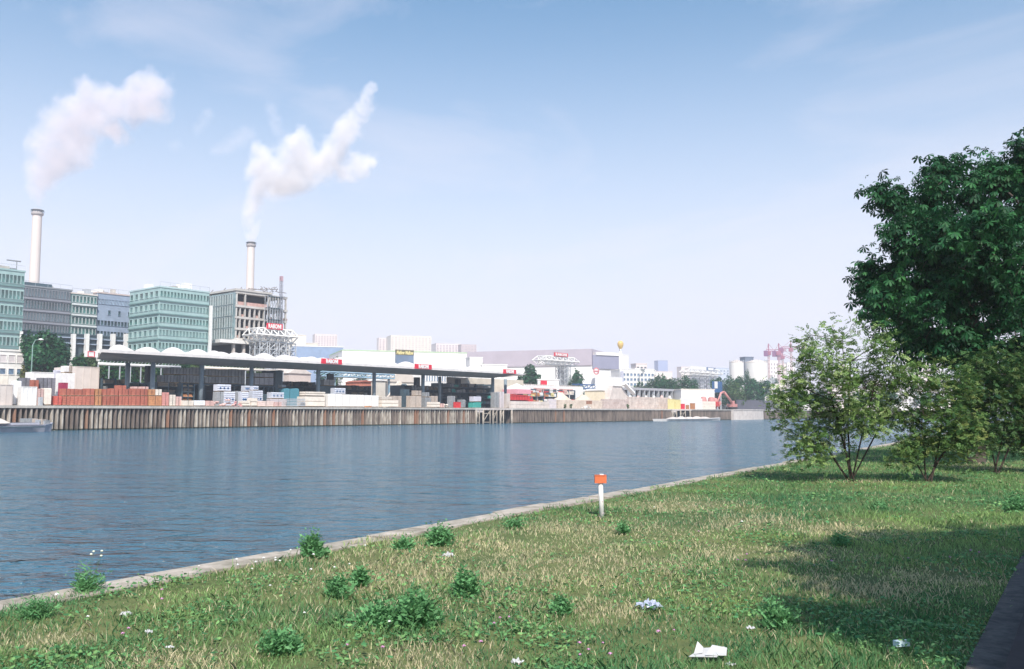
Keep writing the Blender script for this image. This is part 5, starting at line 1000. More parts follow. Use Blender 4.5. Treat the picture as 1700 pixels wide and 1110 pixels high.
for i, (px, pt, w_, dep) in enumerate(((1320, 640, 40, 380), (1362, 646, 50, 400), (1422, 650, 50, 430), (1470, 648, 50, 450), (1540, 650, 60, 480), (1610, 646, 60, 500), (1670, 646, 70, 520), (1740, 644, 80, 540), (1820, 640, 90, 560))):
    dep = 150/(.631-(px-850)/F*.776) if px < 1700 else dep+700; far_tree(px, 0, pt, w_, f'green tree on the far bank behind the bushy trees, {ORD[i]} from the left', [FG, FGD][i % 2], 'trees far behind the bushy trees', n=1100, dep=dep, tall=.05)
# ---------------------------------------------------------------- barges
def barge(pa, pb_, ywl, X, name, label, hm_, fb, bw=5, cargo=None, bow=1):
    ya_, yb_ = YX(pa, X, ywl), YX(pb_, X, ywl); L_ = yb_-ya_; t = thing(name, (-X-bw/2, (ya_+yb_)/2, 0), label, 'barge', 'barges moored at the far quay'); x0, x1 = -X-bw, -X; xm = (x0+x1)/2
    prof = [(ya_, 1, 1.0), (ya_+L_*.1, 1, .95), (ya_+L_*.72, 1, .95), (ya_+L_*.86, .85, 1.02), (ya_+L_*.95, .55, 1.15), (yb_, .12, 1.3)]; vs = []; fs = []
    for y, wf, hf in prof: hw = bw/2*wf; vs += [(xm-hw*.8, y-(.5 if wf < .3 else 0), -.4), (xm+hw*.8, y-(.5 if wf < .3 else 0), -.4), (xm+hw, y, fb*hf), (xm-hw, y, fb*hf)]
    for i in range(len(prof)-1): a = i*4; fs += [(a+k, a+(k+1) % 4, a+4+(k+1) % 4, a+4+k) for k in range(4)]
    fs += [(3, 2, 1, 0), tuple(len(vs)-4+k for k in range(4))]; MB().add(vs, fs).build('hull', hm_, t)
    MB().box(x1-.002, x1+.1, ya_+L_*.02, ya_+L_*.84, fb*.62, fb*.8).build('rubbing_strip', dsteel, t)
    return t, ya_, yb_, x0, x1
t, ya_, yb_, x0, x1 = barge(-70, 99, 721, 124, 'grey_barge', 'long low grey barge moored at the left edge under the piled wall', M('barge_grey', (.40, .40, .46), .6, .15, .8), .95, 5)
L_ = yb_-ya_; MB().box(x0+.6, x1-.5, ya_+L_*.3, ya_+L_*.8, .97, 1.25).build('coaming', M('barge_grey'), t); MB().box(x0+.8, x1-.7, ya_+L_*.32, ya_+L_*.79, 1.252, 1.262).build('hold', dark, t)
mb = MB(); yy = YX(10, 122); mb.lathe((x1-1.5, yy, 1.2), [(1.9, 0), (1.2, .4), (.3, .8)], 12); mb.build('sand_cargo', slabm, t)
for k in range(7): y = YX(64+k*4, 123, 712); mb = MB(); mb.box(x0+1.2+k*.2, x1-1.2, y-.35, y+.4, .98, 1.25+random.random()*.6, rz=random.random()); mb.build('deck_gear', [greywrap, tanblock, steel][k % 3], t)
mb = MB(); yy = YX(92, 123, 712)
for x in (x0+1.6, x1-1.6): mb.tube([(x, yy, 1.0), (x, yy, 1.6)], .14, 8)
mb.build('bollard', dsteel, t)
t, ya_, yb_, x0, x1 = barge(1108, 1206, 699, 126, 'white_barge', 'white gravel barge moored by the small far landing bay', M('barge_white', (.68, .64, .62), .7, .1, .5), .7, 5)
L_ = yb_-ya_
for k in range(5): mb = MB(); yy = ya_+L_*(.2+.13*k); mb.lathe((x1-2.4, yy, .6), [(2.3, 0), (1.6, .3), (.5, .62+.12*(k % 2))], 12); mb.build('gravel_cargo', pale_conc, t)
# ---------------------------------------------------------------- near bank: grass, weeds, flowers
def GP(px, py): return PZ(px, py, G)
def in_grass(x, y):
    s_ = -(x*KN.x+y*KN.y)+KD      # distance inland from the kerb face
    return s_
path_a, path_b = GP(1722, 975), GP(1678, 1110); pu = (path_a-path_b); pu.z = 0; pu.normalize(); pn = Vector((pu.y, -pu.x, 0))
if pn.dot(Vector((math.cos(YAW), math.sin(YAW), 0))) < 0: pn = -pn
def path_side(x, y): return (x-path_b.x)*pn.x+(y-path_b.y)*pn.y     # > 0 to the right of the dark kerb line
def cloud_pts(n, dmin, dmax, power=1.0):
    u = rng.random(n); dep = dmin*(dmax/dmin)**u; lat = (rng.random(n)*2-1)*(dep*.70+2.4); vx, vy = -math.sin(YAW), math.cos(YAW); rx, ry = math.cos(YAW), math.sin(YAW)
    return vx*dep+rx*lat, vy*dep+ry*lat, dep
def grass_tone(x, y, dry):
    n1 = vnoise(x, y, 1.1, 1); n2 = vnoise(x, y, .35, 2); n3 = vnoise(x, y, 3.2, 9)
    g1 = np.array((.12, .28, .11)); g2 = np.array((.31, .45, .16)); g3 = np.array((.08, .24, .12)); st = np.array((.74, .62, .42))
    w_ = np.clip((n1*.6+n2*.4-.3)*2.4, 0, 1)[:, None]; c = g1*(1-w_)+g2*w_; k = np.clip((n3-.55)*3, 0, 1)[:, None]*.7; c = c*(1-k)+g3*k
    return c*(1-dry[:, None])+st*dry[:, None]
def make_grass():
    n = 600000; x, y, dep = cloud_pts(n, 2.2, 75); s_ = in_grass(x, y); ok = (s_ > .27+.26*vnoise(x, y, .35, 4)) & ((path_side(x, y) < -.12-.2*vnoise(x, y, .4, 6)) | (path_side(x, y) > 3.7)); x, y, dep = x[ok], y[ok], dep[ok]; n = len(x)
    tm = tanmask(x, y); patch = vnoise(x, y, .55, 12); dryp = np.clip(tm*1.0+.05+.14*(patch-.5)+.2*np.clip(vnoise(x, y, 2.1, 20)-.6, 0, 1), 0, .9); dry = (rng.random(n) < dryp)*(.55+.45*rng.random(n))
    bare = (vnoise(x, y, .5, 31) > .73) & (rng.random(n) < .65); keep = ~bare; x, y, dep, tm, dry = x[keep], y[keep], dep[keep], tm[keep], dry[keep]; n = len(x)
    lush = vnoise(x, y, .8, 15); h = (.022+.042*rng.random(n)**1.5)*(.55+1.1*lush)*(1-.25*tm); tall = rng.random(n) < .035; h[tall] *= 1.5
    wd = (.0026+.0026*rng.random(n))*(1+dep/8.0)*.85; h = h*(1+dep/60); a = rng.random(n)*2*np.pi; ln = (rng.random(n)*.9+.15)*h; b_ = rng.random(n)*2*np.pi
    z = gz(x, y); z[dep > 50] = G; z = np.where(in_grass(x, y) < .43, G+.035, z); p = np.stack([x, y, z-.005], 1); wv = np.stack([np.cos(a), np.sin(a), 0*a], 1)*wd[:, None]; mid = p+np.stack([np.cos(b_)*ln*.35, np.sin(b_)*ln*.35, h*.6], 1); tip = p+np.stack([np.cos(b_)*ln, np.sin(b_)*ln, h], 1)
    V = np.stack([p-wv*.6, p+wv*.6, mid+wv*.5, tip, mid-wv*.5], 1); c = grass_tone(x, y, dry)*(.7+.6*rng.random(n))[:, None]
    o = bigmesh('grass', V, 5, [attr_mat('grass_blades', .6, .45)], c); setp(o, kind='stuff')
    # low broad leaves: clover, plantain, dandelion rosettes
    n = 200000; x, y, dep = cloud_pts(n, 2.4, 40); s_ = in_grass(x, y); pr = np.clip((vnoise(x, y, .7, 40)-.42)*3.2, 0, 1)*(1-.8*tanmask(x, y)); ok = (s_ > .25+.3*vnoise(x, y, .5, 8)) & (path_side(x, y) < -.22) & (rng.random(n) < pr); x, y, dep = x[ok], y[ok], dep[ok]; n = len(x)
    sz = (.007+.009*rng.random(n))*(1+dep/22); hz_ = .02+.12*rng.random(n)*vnoise(x, y, .5, 41); a = rng.random(n)*2*np.pi; nr = rng.normal(size=(n, 3))*.45; nr[:, 2] = 1; nr /= np.linalg.norm(nr, axis=1)[:, None]; u = np.stack([np.cos(a), np.sin(a), 0*a], 1); u -= nr*(u*nr).sum(1)[:, None]; v = np.cross(nr, u)
    c0 = np.stack([x, y, gz(x, y)+hz_], 1); s1 = sz[:, None]; V = np.stack([c0-u*s1*1.3, c0-u*s1*.3-v*s1*.7, c0+u*s1*.8-v*s1*.6, c0+u*s1*1.3, c0+u*s1*.8+v*s1*.6, c0-u*s1*.3+v*s1*.7], 1)
    g_ = np.array([(.08, .23, .09), (.13, .30, .11), (.20, .37, .13)]); k = rng.integers(0, 3, n); o = bigmesh('ground_cover', V, 6, [attr_mat('cover_leaf', .55, .3)], g_[k]*(.7+.6*rng.random(n))[:, None]); setp(o, kind='stuff')
make_grass()
def weed(px, py, hpx, wpx, label, n=260, tone=None, stems=9, fl=None, feather=False):
    p = GP(px, py); dep = -(CM.transposed() @ (p-Vector((0, 0, H)))).z; hh = hpx/F*dep; ww = wpx/2/F*dep; t = thing('weed_plant', p, label, 'weed', 'taller weeds in the grass'); rs = np.random.default_rng(int(px*7+py)); mb = MB(); V = []
    for k in range(stems):
        a = rs.random()*6.28; r = ww*rs.random()*1.15; e = p+Vector((r*math.cos(a), r*math.sin(a), hh*(.25+.75*rs.random())*(1-.25*r/ww))); b0 = p+Vector((r*.35*math.cos(a), r*.35*math.sin(a), 0)); m_ = (b0+e)/2+Vector((rs.normal()*.015, rs.normal()*.015, .01)); mb.tube([b0, m_, e], [.0045, .003, .0015], 4)
        m = max(6, int(n*2.6/stems))
        for q in range(m):
            f = rs.random()**.8; c = b0.lerp(e, .08+.92*f)+Vector(rs.normal(size=3))*(.012+ww*.2); an = rs.random()*6.28; ln = (.04+.055*rs.random())*(1.15-f*.6)*(hh/.3)**.4; d = Vector((math.cos(an), math.sin(an), .25+.6*rs.random())).normalized(); sd_ = d.cross(Vector((rs.normal(), rs.normal(), rs.normal()))).normalized()*ln*(.24 if not feather else .10); V.append([c, c+d*ln*.5+sd_, c+d*ln, c+d*ln*.5-sd_])
    stalk = M('weed_stalk', (.07, .13, .04), .8, .1, 5); mb.build('stems', stalk, t); V = np.array([[tuple(v) for v in q] for q in V])-np.array(p); tn = np.array(tone or (.115, .275, .11)); c = tn*(.65+.8*rs.random(len(V)))[:, None]
    o = bigmesh('leaves', V, 4, [leafm], c); o.parent = t
    if fl:
        for k in range(fl): an = rs.random()*6.28; e = p+Vector((ww*.8*math.cos(an), ww*.8*math.sin(an), hh*(1.1+.5*rs.random()))); m2 = MB(); m2.tube([p, (p+e)/2+Vector((.01, 0, .02)), e], [.002, .0015, .001], 4); m2.lathe(tuple(e), [(.002, 0), (.012, .005), (.013, .012), (.004, .018)], 7, 1); m2.build('flower_stalk', [stalk, M('pale_petals', (.75, .74, .6), .8, .05)], t)
    return t
weed(523, 926, 46, 34, 'tall bushy weed by the kerb, left of centre, against the water', 420, stems=10); weed(146, 985, 52, 46, 'feathery weed with long flower stalks by the kerb at the left', 420, fl=4, stems=12, feather=True)
weed(728, 907, 34, 52, 'broad bushy weed near the kerb, right of the tall one', 520, stems=14); weed(672, 915, 26, 34, 'low bushy weed between the tall kerb weed and the broad one', 300, stems=9)
weed(768, 990, 46, 44, 'upright dark weed right below the dried patch', 480, stems=11); weed(690, 1042, 62, 66, 'big dark green weed clump in the middle foreground', 900, stems=20); weed(628, 1040, 40, 70, 'spreading weed clump left of the big dark one', 620, stems=16)
weed(600, 975, 36, 22, 'slim weed above the spreading clump', 220, stems=5); weed(1036, 886, 24, 18, 'small dark weed right of the white post', 200, stems=6); weed(857, 880, 20, 34, 'low weed at the kerb left of the white post', 260, stems=8)
weed(560, 992, 32, 50, 'low leafy weed patch left of the slim weed', 420, stems=12); weed(1290, 1040, 46, 52, 'leafy weed in the shade near the lower right', 420, stems=12); weed(1400, 905, 20, 40, 'low weed on the edge of the big shadow', 260, stems=8); weed(935, 1018, 30, 34, 'weed between the dried patch and the blue-white bag', 300, stems=9)
weed(60, 1030, 40, 60, 'feathery dark weed at the lower left edge', 460, stems=14, feather=True); weed(1460, 845, 18, 20, 'small round weed in the sun before the second bushy tree', 160, stems=6); weed(1690, 850, 38, 40, 'tall dark weed at the right edge', 300, stems=9); weed(470, 1085, 40, 60, 'spreading weed at the bottom, left of centre', 420, stems=13)
# flowers: each one a small object
def flower_mesh(col, r, hgt, name):
    mb = MB(); mb.tube([(0, 0, 0), (.004, .002, hgt*.6), (0, 0, hgt)], [.0018, .0015, .001], 4, 0)
    for k in range(9): a = k*.7; e = (r*math.cos(a), r*math.sin(a), hgt+r*.35*(k % 2)); mb.add([(0, 0, hgt), (e[0]*.6-e[1]*.3, e[1]*.6+e[0]*.3, hgt+r*.5), e, (e[0]*.6+e[1]*.3, e[1]*.6-e[0]*.3, hgt+r*.4)], [(0, 1, 2, 3)], 1)
    mb.lathe((0, 0, hgt-.003), [(.001, 0), (r*.55, r*.3), (r*.5, r*.7), (.002, r)], 7, 1); o = mb.build(name, [M('weed_stalk'), col], None, origin=(0, 0, 0)); return o
pk = flower_mesh(M('pink_petals', (.62, .30, .52), .8, .15), .014, .06, 'clover_flower'); wh = flower_mesh(M('white_petals', (.78, .78, .76), .8, .05), .015, .07, 'white_flower')
def scatter(o, spots, lab, cat, grp):
    setp(o, lab, cat, grp)
    for i, (px, py, s_) in enumerate(spots):
        q = o if i == 0 else o.copy()
        if i: COL.objects.link(q)
        if len(spots) > 20: q['label'] = lab+(', at the lower left' if px < 320 else ', left of centre' if px < 700 else ', at the bottom centre' if px < 1150 else ', towards the right')
        p = GP(px, py); q.location = (p.x, p.y, float(gz(np.array([p.x]), np.array([p.y]))[0])-.005); q.rotation_euler = (0, 0, i*1.3); q.scale = (s_,)*3
scatter(pk, [(962, 1080, 1.2), (977, 1092, 1.1), (1013, 1103, 1.3), (963, 1100, 1), (1093, 1066, 1.4), (1119, 1055, .8), (1001, 1078, .9), (1160, 893, 1.2), (1225, 940, 1.3), (1240, 930, 1.4), (1238, 942, 1.3), (1381, 945, 1.4), (1352, 948, .9), (1577, 935, 1.3), (1612, 926, 1.4), (1626, 930, 1.5), (1508, 936, 1), (820, 1052, 1.1), (830, 1040, 1.1), (845, 1035, 1), (770, 1088, 1.2), (798, 1082, 1.3), (575, 1091, 1.2), (635, 1093, 1.2), (268, 1010, 1.3), (268, 996, 1.2), (203, 1063, 1.2), (213, 1052, 1.1)], 'small pink clover flower in the grass', 'flower', 'pink clover flowers')
scatter(wh, [(392, 944, 1.4), (394, 951, 1.2), (424, 946, 1.2), (437, 942, 1.4), (457, 940, 1.2), (464, 944, 1.2), (418, 955, 1), (482, 926, 1.2), (330, 949, .9), (457, 944, 1.3), (520, 933, 1.3), (516, 958, 1.4), (555, 950, 1.2), (580, 945, 1.1), (93, 1010, 1.5), (448, 985, 1), (606, 915, 1.2), (1086, 849, 1.2), (1232, 880, 1.6), (646, 1050, 1.1), (505, 1032, 1), (145, 1040, 1)], 'small white flower in the grass near the kerb', 'flower', 'small white flowers')
# ---------------------------------------------------------------- litter
def crumple(px, py, w_, h_, mat, label, name, cat, seed=1, flat=.5, lift=.01, folds=3):
    p = GP(px, py); dep = -(CM.transposed() @ (p-Vector((0, 0, H)))).z; sx = w_/F*dep/2; rs = np.random.default_rng(seed); n_ = 12; mb = MB(); ph = rs.random(6)*6.28
    for i in range(n_+1):
        for j in range(n_+1):
            u, v = i/n_*2-1, j/n_*2-1; z = sx*flat*(abs(math.sin(u*folds+ph[0]+v*1.3))+.6*abs(math.sin(v*folds*1.2+ph[1]-u))+.3*math.sin(7*u+ph[2])*math.sin(6*v+ph[3]))*(1-.45*max(abs(u), abs(v))**2); rr = 1-.18*math.sin(3*math.atan2(v, u)+ph[4]); jt = rs.normal(size=3)*sx*.07; mb.v.append((p.x+u*sx*rr+jt[0], p.y+v*sx*rr*.8+jt[1], G+lift+max(0, z*(.8+.3*rs.random())*.8+jt[2]*.6)))
    for i in range(n_):
        for j in range(n_): mb.f.append((i*(n_+1)+j, (i+1)*(n_+1)+j, (i+1)*(n_+1)+j+1, i*(n_+1)+j+1)); mb.m.append(0); mb.sm.append(False)
    o = mb.build(name, mat, None, label, cat); return o
paper = M('litter_paper', (.52, .52, .53), .7, .05, 8, obj=False); bagm = M('bluish_plastic_bag', (.46, .50, .64), .35, .15, 14, spec=.5, obj=False)
crumple(1079, 1012, 34, 24, bagm, 'crumpled bluish-white plastic bag lying in the grass, lower centre right', 'plastic_bag', 'litter', 3, .75, folds=5)
crumple(745, 926, 17, 12, paper, 'small white crumpled tissue on the dried patch', 'crumpled_tissue', 'litter', 5, .8, folds=4); crumple(858, 1104, 18, 14, paper, 'white scrap of paper at the bottom edge, left of the newspaper', 'paper_scrap', 'litter', 7, .9)
crumple(1246, 1046, 13, 8, paper, 'small white scrap near the shaded leafy weed', 'paper_scrap', 'litter', 9, .7); crumple(1213, 1107, 14, 9, paper, 'white scrap right beside the newspaper', 'paper_scrap', 'litter', 21, .7); crumple(209, 1024, 18, 12, paper, 'crumpled white scrap by the feathery weeds at the left', 'paper_scrap', 'litter', 11, .7); crumple(247, 1053, 11, 10, paper, 'small white ball of paper below the crumpled scrap at the left', 'paper_scrap', 'litter', 13, 1.0); crumple(282, 1077, 13, 8, paper, 'flat pale scrap at the lower left', 'paper_scrap', 'litter', 14, .4)
# newspaper: folded sheets with a raised corner
p = GP(1176, 1100); rt = Vector((math.cos(YAW), math.sin(YAW), 0)); fw_ = Vector((-math.sin(YAW), math.cos(YAW), 0)); t = thing('newspaper', p, 'white folded newspaper with a raised pointed corner at the bottom edge', 'litter')
def sheet(pts, name): mb = MB(); vs = [p+rt*a+fw_*b_+Vector((0, 0, c)) for a, b_, c in pts]; mb.add([tuple(v) for v in vs]+[tuple(v+Vector((0, 0, -.004))) for v in vs], [(0, 1, 2, 3), (7, 6, 5, 4), (0, 4, 5, 1), (1, 5, 6, 2), (2, 6, 7, 3), (3, 7, 4, 0)]); return mb.build(name, paper, t)
sheet([(-.14, -.02, .05), (.05, -.05, .055), (.14, .10, .085), (-.02, .10, .075)], 'sheet'); sheet([(-.03, -.04, .066), (.12, -.03, .06), (.15, .07, .085), (.05, .09, .10)], 'sheet'); sheet([(-.10, .0, .063), (-.04, .0, .07), (-.02, .06, .09), (-.055, .09, .125)], 'raised_corner')
p = GP(1497, 1080); t = thing('drink_carton', (p.x, p.y, G+.03), 'pale blue-white carton lying in the shaded grass at the lower right', 'litter'); MB().box(p.x-.055, p.x+.055, p.y-.022, p.y+.022, G+.035, G+.075, rz=YAW+.2).build('carton_body', M('carton', (.55, .68, .72), .5, .1, 6), t); MB().box(p.x-.02, p.x+.02, p.y-.023, p.y+.023, G+.0755, G+.0765, rz=YAW+.2).build('printed_band', paper, t)
# ---------------------------------------------------------------- white post with an orange box
p = GP(999.5, 858); dep = -(CM.transposed() @ (p-Vector((0, 0, H)))).z; k_ = dep/F; t = thing('marker_post', p, 'white round post with an orange-red box on top, in the grass near the kerb', 'post'); tilt = rt*(-.0)
hp = 66*k_; tp = p+Vector((0, 0, hp))-rt*2.2*k_; MB().tube([p-Vector((0, 0, .1)), tp-Vector((0, 0, .004))], 3.9*k_, 20).build('post', M('post_white', (.72, .70, .68), .6, .1, 9, obj=False), t)
ob = M('faded_orange', (.72, .17, .07), .55, .2, 9, obj=False); c0 = tp; ax, ay, az = rt, fw_, Vector((0, 0, 1))
def obox(c, a, b_, z0, z1, mat, name, bev=0): vs = [c+ax*sx*a+ay*sy*b_+az*z for z in (z0, z1) for sx, sy in ((-1, -1), (1, -1), (1, 1), (-1, 1))]; return MB().add(vs, [(3, 2, 1, 0), (4, 5, 6, 7), (0, 1, 5, 4), (1, 2, 6, 5), (2, 3, 7, 6), (3, 0, 4, 7)]).build(name, mat, t)
obox(c0, 9.6*k_, 6*k_, -10*k_, 3.2*k_, ob, 'orange_box'); obox(c0+ax*2.2*k_, 3*k_, 3*k_, 3.3*k_, 4.7*k_, white, 'cap'); obox(c0-ay*6.05*k_, 9.9*k_, .4*k_, 1.6*k_, 3.0*k_, M('dark_orange', (.5, .12, .05), .6, .1), 'lid_edge')
m2 = MB(); m2.tube([p+Vector((0, 0, 6*k_)), p+Vector((0, 0, 6.8*k_))], 4.05*k_, 20); m2.build('collar_ring', M('post_stain', (.6, .5, .5), .7, .1), t); q = p+Vector((0, 0, 24*k_))-fw_*3.8*k_; MB().add([q, q+rt*.6*k_+Vector((0, 0, 1*k_)), q+rt*.2*k_+Vector((0, 0, 2.4*k_)), q-rt*.8*k_+Vector((0, 0, 2.6*k_))], [(0, 1, 2, 3)]).build('rust_mark', M('dark_red'), t)
# ---------------------------------------------------------------- path at the lower right
def strip(o0, o1, z, mat, name, kind, **kw):
    mb = MB(); A0, A1 = path_b-pu*9, path_b+pu*400; mb.prism([(v.x, v.y) for v in (A0+pn*o0, A1+pn*o0, A1+pn*o1, A0+pn*o1)], G-.3, z); return mb.build(name, mat, None, kind=kind, origin=(0, 0, 0), **kw)
strip(-.24, -.012, G+.05, M('path_gravel', (.13, .115, .11), .95, .25, 9, col2=(.06, .055, .055), bump=.4, obj=False), 'path_edge', 'structure'); strip(-.0, .14, G+.11, M('dark_kerb', (.045, .035, .04), .8, .2, 4, obj=False), 'path_kerb', 'structure'); strip(.15, 3.6, G+.06, M('asphalt', (.05, .045, .05), .9, .2, 7, bump=.3, obj=False), 'asphalt_path', 'structure')  # path tones darkened, part of the deep shade is in the colour
# ---------------------------------------------------------------- near trees
def skeleton(base, targets, trunk, tip=.006, jit=.12, bend=.25, taper=2.4, tip0=None):
    """nodes + parents: trunk polyline, then every target joined to the nearest suitable node"""
    N = [Vector(p) for p in trunk]; P = [-1]+list(range(len(trunk)-1)); T = sorted([Vector(t) for t in targets], key=lambda t: (t-N[-1]).length); A = np.array([tuple(p) for p in N]); leaf_nodes = []
    for t in T:
        d = A-np.array(tuple(t)); dist = np.sqrt((d**2).sum(1)); pen = dist*(1+1.2*np.clip((A[:, 2]-t.z+.1)/(dist+.01), 0, 1)); pen[0] += 5; j = int(pen.argmin()); a = N[j]; L_ = (t-a).length; n_ = max(2, int(L_/.35)); par = j
        for k in range(1, n_+1):
            f = k/n_; q = a.lerp(t, f)+Vector((random.gauss(0, jit), random.gauss(0, jit), random.gauss(0, jit)))*L_*.22*(1 if k < n_ else 0)+Vector((0, 0, bend*L_*.25*math.sin(math.pi*f))); N.append(q); P.append(par); par = len(N)-1
        leaf_nodes.append(par); A = np.array([tuple(p) for p in N])
    R_ = [0.0]*len(N); ch = [[] for _ in N]
    for i, p in enumerate(P):
        if p >= 0: ch[p].append(i)
    for i in range(len(N)-1, -1, -1): R_[i] = tip if not ch[i] else sum(R_[c]**taper for c in ch[i])**(1/taper)
    return N, P, R_, leaf_nodes
def limbs(N, P, R_, n=6, rmax=None):
    mb = MB()
    for i, p in enumerate(P):
        if p < 0: continue
        ra, rb = R_[p], R_[i]; ra = min(ra, rb*1.35+.004)
        if rmax: ra, rb = min(ra, rmax), min(rb, rmax)
        mb.tube([N[p], N[i]], [ra, rb], n if rb > .03 else 4, cap=False)
    return mb
def proj(v): q = CM.transposed() @ (v-Vector((0, 0, H))); return q
def shrub(px, py, label, blobs, nleaf, tones, stems, group, sz=.030, tipn=150, name='small_tree', dark=False, dens=.16):
    """blobs: (px, py, radius px, relative depth m)"""
    base = GP(px, py); dep = -proj(base).z; t = thing(name, base, label, 'tree', group); B = []
    for bx, by, br, dd in blobs: c = PD(bx, by, dep+dd); B.append((c, br/F*(dep+dd)))
    wt = [r**2 for _, r in B]; T = []
    for _ in range(tipn):
        c, r = random.choices(B, wt)[0]; d = Vector((random.gauss(0, 1), random.gauss(0, 1), random.gauss(0, 1))).normalized()*r*random.random()**.5; T.append(c+d)
    ST = []
    mb = MB(); tips = []
    groups = [[] for _ in stems]
    tops = [PD(a, b_, dep+dd) for a, b_, dd in stems]
    for q in T: groups[min(range(len(tops)), key=lambda i: (q-tops[i]).length)].append(q)
    for (a, b_, dd), tp, gq in zip(stems, tops, groups):
        b0 = base+(tp-base).normalized()*0+Vector((random.uniform(-.08, .08), random.uniform(-.06, .06), -.08)); m_ = b0.lerp(tp, .5)+Vector((random.uniform(-.06, .06), random.uniform(-.05, .05), .05))
        N, P, R_, ln = skeleton(b0, gq, [b0, b0.lerp(m_, .5), m_, m_.lerp(tp, .5), tp], tip=.0055, taper=2.1); m2 = limbs(N, P, R_, rmax=.10); mb.v and None; off = len(mb.v); mb.v += m2.v; mb.f += [tuple(off+i for i in f) for f in m2.f]; mb.m += m2.m; mb.sm += m2.sm
        for i in range(len(N)):
            if R_[i] < .014: tips.append(N[i])
    mb.build('trunk', M('dark_bark', (.075, .055, .045), .95, .3, 12, bump=.5), t)
    # compound sprigs of small leaflets near the twigs
    tips = np.array([tuple(q) for q in tips]); ns = nleaf//9; k = rng.integers(0, len(tips), ns); c = tips[k]+rng.normal(size=(ns, 3))*dens; az = rng.random(ns)*6.28; el = rng.normal(size=ns)*.45-.1; d = np.stack([np.cos(az)*np.cos(el), np.sin(az)*np.cos(el), np.sin(el)], 1); up = rng.normal(size=(ns, 3))*.5+np.array((0, 0, 1)); s_ = np.cross(d, up); s_ /= np.linalg.norm(s_, axis=1)[:, None]; nrm = np.cross(s_, d)
    Vs = []; cs = []; L_ = sz*(.8+.5*rng.random(ns))[:, None]; tn = np.array(tones); kk = np.clip(rng.normal(.5, .3, ns)*(len(tn)-1), 0, len(tn)-1.001); i0 = kk.astype(int); col = tn[i0]*(1-(kk-i0))[:, None]+tn[i0+1]*(kk-i0)[:, None]
    for q in range(9):
        side = (-1 if q % 2 else 1) if q < 8 else 0; along = (q//2+.6)*1.05*L_ if q < 8 else 5*L_; o_ = c-org_np(base)+d*along-nrm*along*.12; dl = (d*.55+s_*side*.9) if q < 8 else d; dl = dl+nrm*rng.normal(size=(ns, 1))*.25; sl = np.cross(nrm, dl); sl /= np.linalg.norm(sl, axis=1)[:, None]
        Vs.append(np.stack([o_, o_+dl*L_*.8+sl*L_*.62, o_+dl*L_*1.7, o_+dl*L_*.8-sl*L_*.62], 1)); cs.append(col*(.8+.4*rng.random(ns))[:, None])
    o = bigmesh('crown', np.concatenate(Vs), 4, [leafm], np.concatenate(cs)); o.parent = t; return t
def org_np(v): return np.array((v.x, v.y, v.z))
YG = [(.06, .14, .035), (.12, .22, .06), (.22, .32, .10), (.34, .42, .18)]; MG = [(.035, .10, .035), (.08, .17, .05), (.15, .24, .07)]; BG = [(.02, .07, .03), (.04, .11, .035), (.08, .15, .045)]
gs = 'small multi-stemmed trees on the grass'
shrub(1414, 800, 'airy yellow-green small tree with several stems, the left one, standing on the grass', [(1345, 585, 32, 0), (1400, 560, 36, .2), (1448, 575, 38, -.2), (1320, 640, 40, 0), (1375, 625, 50, -.4), (1440, 640, 52, .3), (1490, 620, 34, 0), (1305, 700, 30, 0), (1345, 735, 40, .3), (1310, 660, 30, -.3), (1430, 700, 42, -.3), (1480, 680, 36, .4), (1370, 680, 44, .3), (1335, 750, 26, -.2)], 42000, YG, [(1375, 640, 0), (1412, 600, .2), (1450, 650, -.2), (1335, 700, .2), (1470, 690, 0), (1400, 690, -.3)], gs, tipn=230)
shrub(1541, 800, 'bushy mid-green small tree, the middle one, right of the airy one', [(1538, 645, 30, 0), (1512, 700, 26, .2), (1555, 690, 42, -.2), (1590, 640, 36, .3), (1520, 730, 30, .3), (1580, 735, 40, 0), (1510, 748, 28, -.3), (1600, 700, 34, .2), (1555, 610, 24, .2)], 25000, MG+[(.22, .26, .08)], [(1530, 700, 0), (1565, 690, .2), (1505, 740, -.1), (1590, 720, 0)], gs, tipn=150)
shrub(1652, 785, 'dense dark-green small tree at the right edge under the chestnut', [(1640, 640, 44, 0), (1680, 620, 46, .3), (1610, 665, 34, .2), (1670, 690, 50, -.2), (1625, 720, 34, 0), (1720, 660, 50, .2), (1700, 730, 44, .3), (1635, 600, 26, .3), (1745, 700, 40, 0)], 62000, BG+[(.14, .19, .06)], [(1640, 690, 0), (1675, 660, .2), (1700, 700, .1)], gs, tipn=170, dens=.2)
